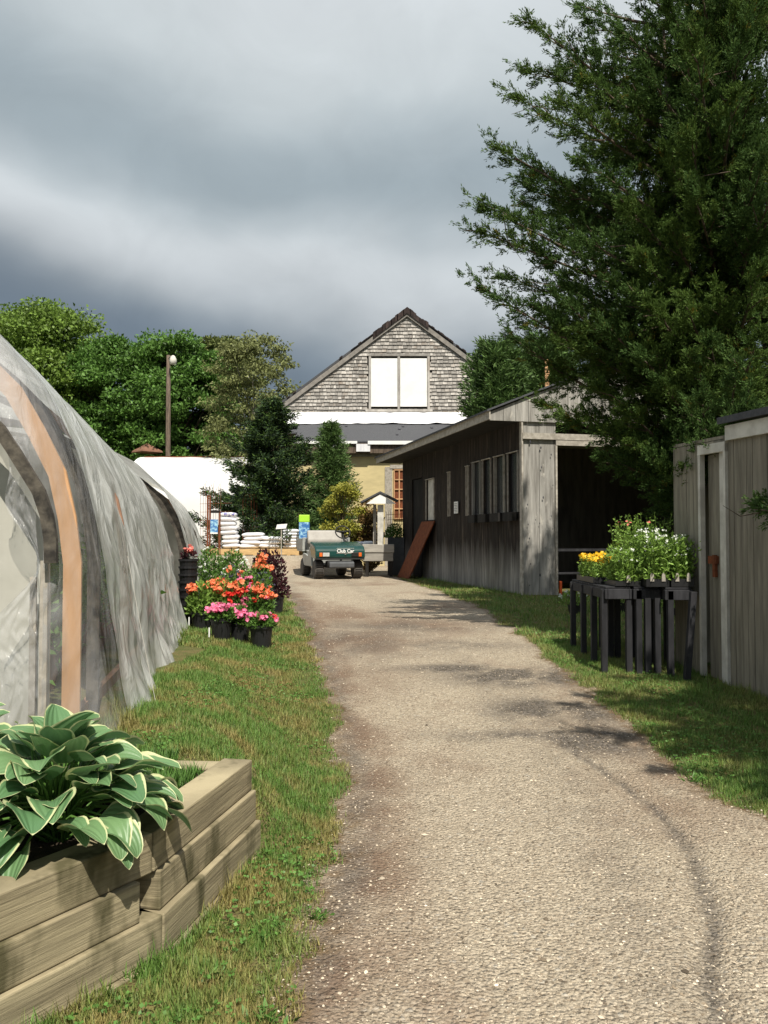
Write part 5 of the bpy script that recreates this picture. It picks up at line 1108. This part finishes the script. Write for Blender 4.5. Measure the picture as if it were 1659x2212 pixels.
for k in range(4): m.tube([(at(836, 22.9), 22.88, zat(1145-11*k, 22.9)), (at(872, 22.9), 22.88, zat(1143-11*k, 22.9))], .008, 4, False)
tag(m.build('rusty_trellis', 'rust', origin=(at(850, 22.9), 22.9, 1.5)), 'rusty wire trellis above the grey planter box', 'trellis')
c = (at(775, 22.3), 22.3, 1.26)

# ------------------------------------------------------------------ bags on pallets
BAG = {}
def bag_mesh(mat, L_, W_, H_, seed):
    n1, n2 = 22, 16; u = np.linspace(0, 2*np.pi, n1, endpoint=False); v = np.linspace(-np.pi/2, np.pi/2, n2); U, Vv = np.meshgrid(u, v, indexing='ij')
    def sp_(c, e): return np.sign(c)*np.abs(c)**e
    x = L_/2*sp_(np.cos(Vv), .5)*sp_(np.cos(U), .35); y = W_/2*sp_(np.cos(Vv), .5)*sp_(np.sin(U), .35); z = H_/2*sp_(np.sin(Vv), .9)+H_/2
    nn = vnoise(np.c_[x.ravel()*6+seed, y.ravel()*6, z.ravel()*6], 1, 3)-.5; z = z+nn.reshape(z.shape)*H_*.5*np.cos(Vv); x = x+nn.reshape(z.shape)*.04
    V = np.c_[x.ravel(), y.ravel(), z.ravel()]; F = [(i*n2+j, ((i+1) % n1)*n2+j, ((i+1) % n1)*n2+j+1, i*n2+j+1) for i in range(n1) for j in range(n2-1)]
    o = npmesh('white_bag', V, np.array(F), mat, smooth=True); return o
bag_a = bag_mesh('bag', .62, .42, .13, 1); bag_b = bag_mesh('bag_blue', .62, .42, .13, 5); used = {}
def place(o, loc, rz, label, group, first, sc_=(1, 1, 1)):
    q = o if first else o.copy()
    if not first: C.objects.link(q)
    q.location = loc; q.rotation_euler = (random.uniform(-.05, .05), random.uniform(-.05, .05), rz); q.scale = sc_; tag(q, label, 'bag', group); return q
yb = 25.0; pz = 1.15; gy_ = .95
n_st = 8; hst = zat(1108, yb)-pz
for k in range(n_st):
    place(bag_b if k == n_st-1 else bag_a, (at(500, yb)+random.uniform(-.03, .03)-.015*k, yb, pz+k*hst/n_st), random.uniform(-.1, .1), ('purple printed bag on top of the tall bag stack' if k == n_st-1 else f'white bag, {ORD[n_st-1-k]} from the top of the tall stack'), 'bags in the tall stack', k in (0, n_st-1), (.85, 1, hst/n_st/.115))
pile = [(540, 0, 'bottom left'), (582, 0, 'bottom right'), (545, 1, 'middle left'), (585, 1, 'middle right'), (552, 2, 'top left'), (588, 2, 'top right'), (548, 3, 'uppermost')]
for px, lv, nm in pile:
    place(bag_a, (at(px, yb), yb-.02, pz+lv*.115), random.uniform(-.15, .15), f'{nm} plump white bag of the low pile on the pallet', 'bags in the low pile', False, (1.05, 1, 1.05))
for k in range(6):
    place(bag_a, (at(628, yb), yb+.2, pz+k*.095), random.uniform(-.05, .05), f'white and green bag, {ORD[5-k]} from the top of the stack beside the cart', 'bags stacked beside the cart', False, (.80, .8, .85))
place(bag_b, (at(778, 22.6), 22.9, zat(1180, 22.6)), .1, 'purple printed bag visible between the cart and the roofed planter', 'bags behind the cart', False, (.8, .8, 1)); place(bag_a, (at(795, 22.6), 22.85, zat(1180, 22.6)), .1, 'plain white bag touching the roofed planter', 'bags behind the cart', False, (.5, .8, 1.1))
def pallet(x0, x1, y0, y1, z0, label, h_=.15):
    g = thing('pallet', label, 'pallet', ((x0+x1)/2, (y0+y1)/2, z0), group='wooden pallets in the yard')
    m = MB(); n = 7
    for k in range(n): a = y0+(y1-y0)*k/n; m.box(x0, x1, a, a+(y1-y0)/n-.03, z0+h_-.022, z0+h_)
    m.build('deck_board', 'pallet', g)
    for k in (y0, (y0+y1)/2-.03, y1-.06): MB().box(x0, x1, k, k+.05, z0+.02, z0+h_-.023).build('stringer', 'pallet', g)
    m = MB()
    for k in np.linspace(x0, x1-.1, 4): m.box(k, k+.1, y0, y1, z0-.0, z0+.019)
    m.build('bottom_board', 'pallet', g); return g
for i, z in enumerate((gy_,)):
    pallet(at(505, yb), at(585, yb), yb-.5, yb+.5, z, 'new wooden pallet under the low white bag pile', .19)
    pallet(at(588, yb), at(650, yb), yb-.5, yb+.5, z, 'new wooden pallet beside the cart rear wheel', .19)
pallet(at(440, yb), at(502, yb), yb-.4, yb+.5, gy_, 'wooden pallet under the high bag stack', .19)
# lime box, sign, rusty rack, poster, arch
lb_ = thing('lime_bag', 'upright lime green and blue printed bag standing behind the cart bed', 'bag', (at(656, 24.6), 24.6, pz))
MB().box(at(646, 24.6), at(669, 24.6), 24.6, 24.75, zat(1128, 24.6), zat(1112, 24.6)).build('upper_print', 'lime', lb_, bevel=.02); MB().box(at(646, 24.6), at(669, 24.6), 24.6, 24.75, pz, zat(1128, 24.6)-.002).build('lower_print', 'blue', lb_, bevel=.02)
sg = thing('yard_sign', 'small tilted white sign above the green and white bags', 'sign', (at(607, 23), 23, .45))
MB().obox((at(596, 23), 23, zat(1143, 23)), (at(618, 23)-at(596, 23), 0, .02), (0, .02, 0), (.04, 0, .13)).build('board', 'white', sg); MB().box(at(607, 23), at(607, 23)+.03, 23.02, 23.05, .45, zat(1143, 23)).build('stake', 'trim', sg)
rk = thing('rusty_rack', 'rusty upright metal posts with thin wire finials by the poster', 'rack', (at(455, 24.4), 24.4, .45))
m = MB()
for px in (447, 452): m.box(at(px, 24.4), at(px, 24.4)+.045, 24.4, 24.45, .45, zat(1070, 24.4))
m.box(at(473, 24.4), at(476, 24.4), 24.4, 24.44, pz, zat(1105, 24.4)); m.build('post', 'rust', rk)
m = MB()
for k in range(9):
    px = 432+k*5.5; m.tube([(at(px, 24.4), 24.5, .7), (at(px+random.uniform(-1, 1), 24.4), 24.5, zat(1060-8*(k % 3), 24.4)), (at(px+3, 24.4), 24.5, zat(1052-8*(k % 3), 24.4))], .005, 4, False)
for k in range(5): m.tube([(at(430, 24.4), 24.5, zat(1160-18*k, 24.4)), (at(500, 24.4), 24.5, zat(1158-18*k, 24.4))], .006, 4, False)
m.build('wire', 'rust', rk)
MB().box(at(455, 24.4), at(475, 24.4), 24.4, 24.46, zat(1108, 24.4), zat(1102, 24.4)).build('crossbar', 'dark', rk)
ps = thing('poster', 'blue printed poster hanging between the rusty posts', 'poster', (at(464, 21.9), 24.3, zat(1150, 24.4)))
MB().box(at(456, 24.4), at(472, 24.4), 24.32, 24.34, zat(1150, 24.4), zat(1122, 24.4)).build('sheet', 'blue', ps); MB().box(at(456, 24.4), at(472, 24.4), 24.315, 24.345, zat(1153, 24.4), zat(1150.2, 24.4)).build('lower_edge', 'white', ps)
ar = MB()
for px, yy in ((541, 25.8), (547, 26.0), (553, 26.2)):
    ar.tube([(at(px+9*math.cos(t), yy)-.1, yy, zat(1085, yy)+.25*math.sin(t)) if i not in (0, 14) else (at(px+9*math.cos(t), yy)-.1, yy, .9) for i, t in enumerate([0]+list(np.linspace(0, math.pi, 13))+[math.pi])], .012, 5, False)
tag(ar.build('garden_arch', 'rust', origin=(at(545, 26), 26, .9)), 'thin rusty garden arch standing against the dark spruce', 'garden arch')
print('verts', sum(len(o.data.vertices) for o in C.objects if o.type == 'MESH'))
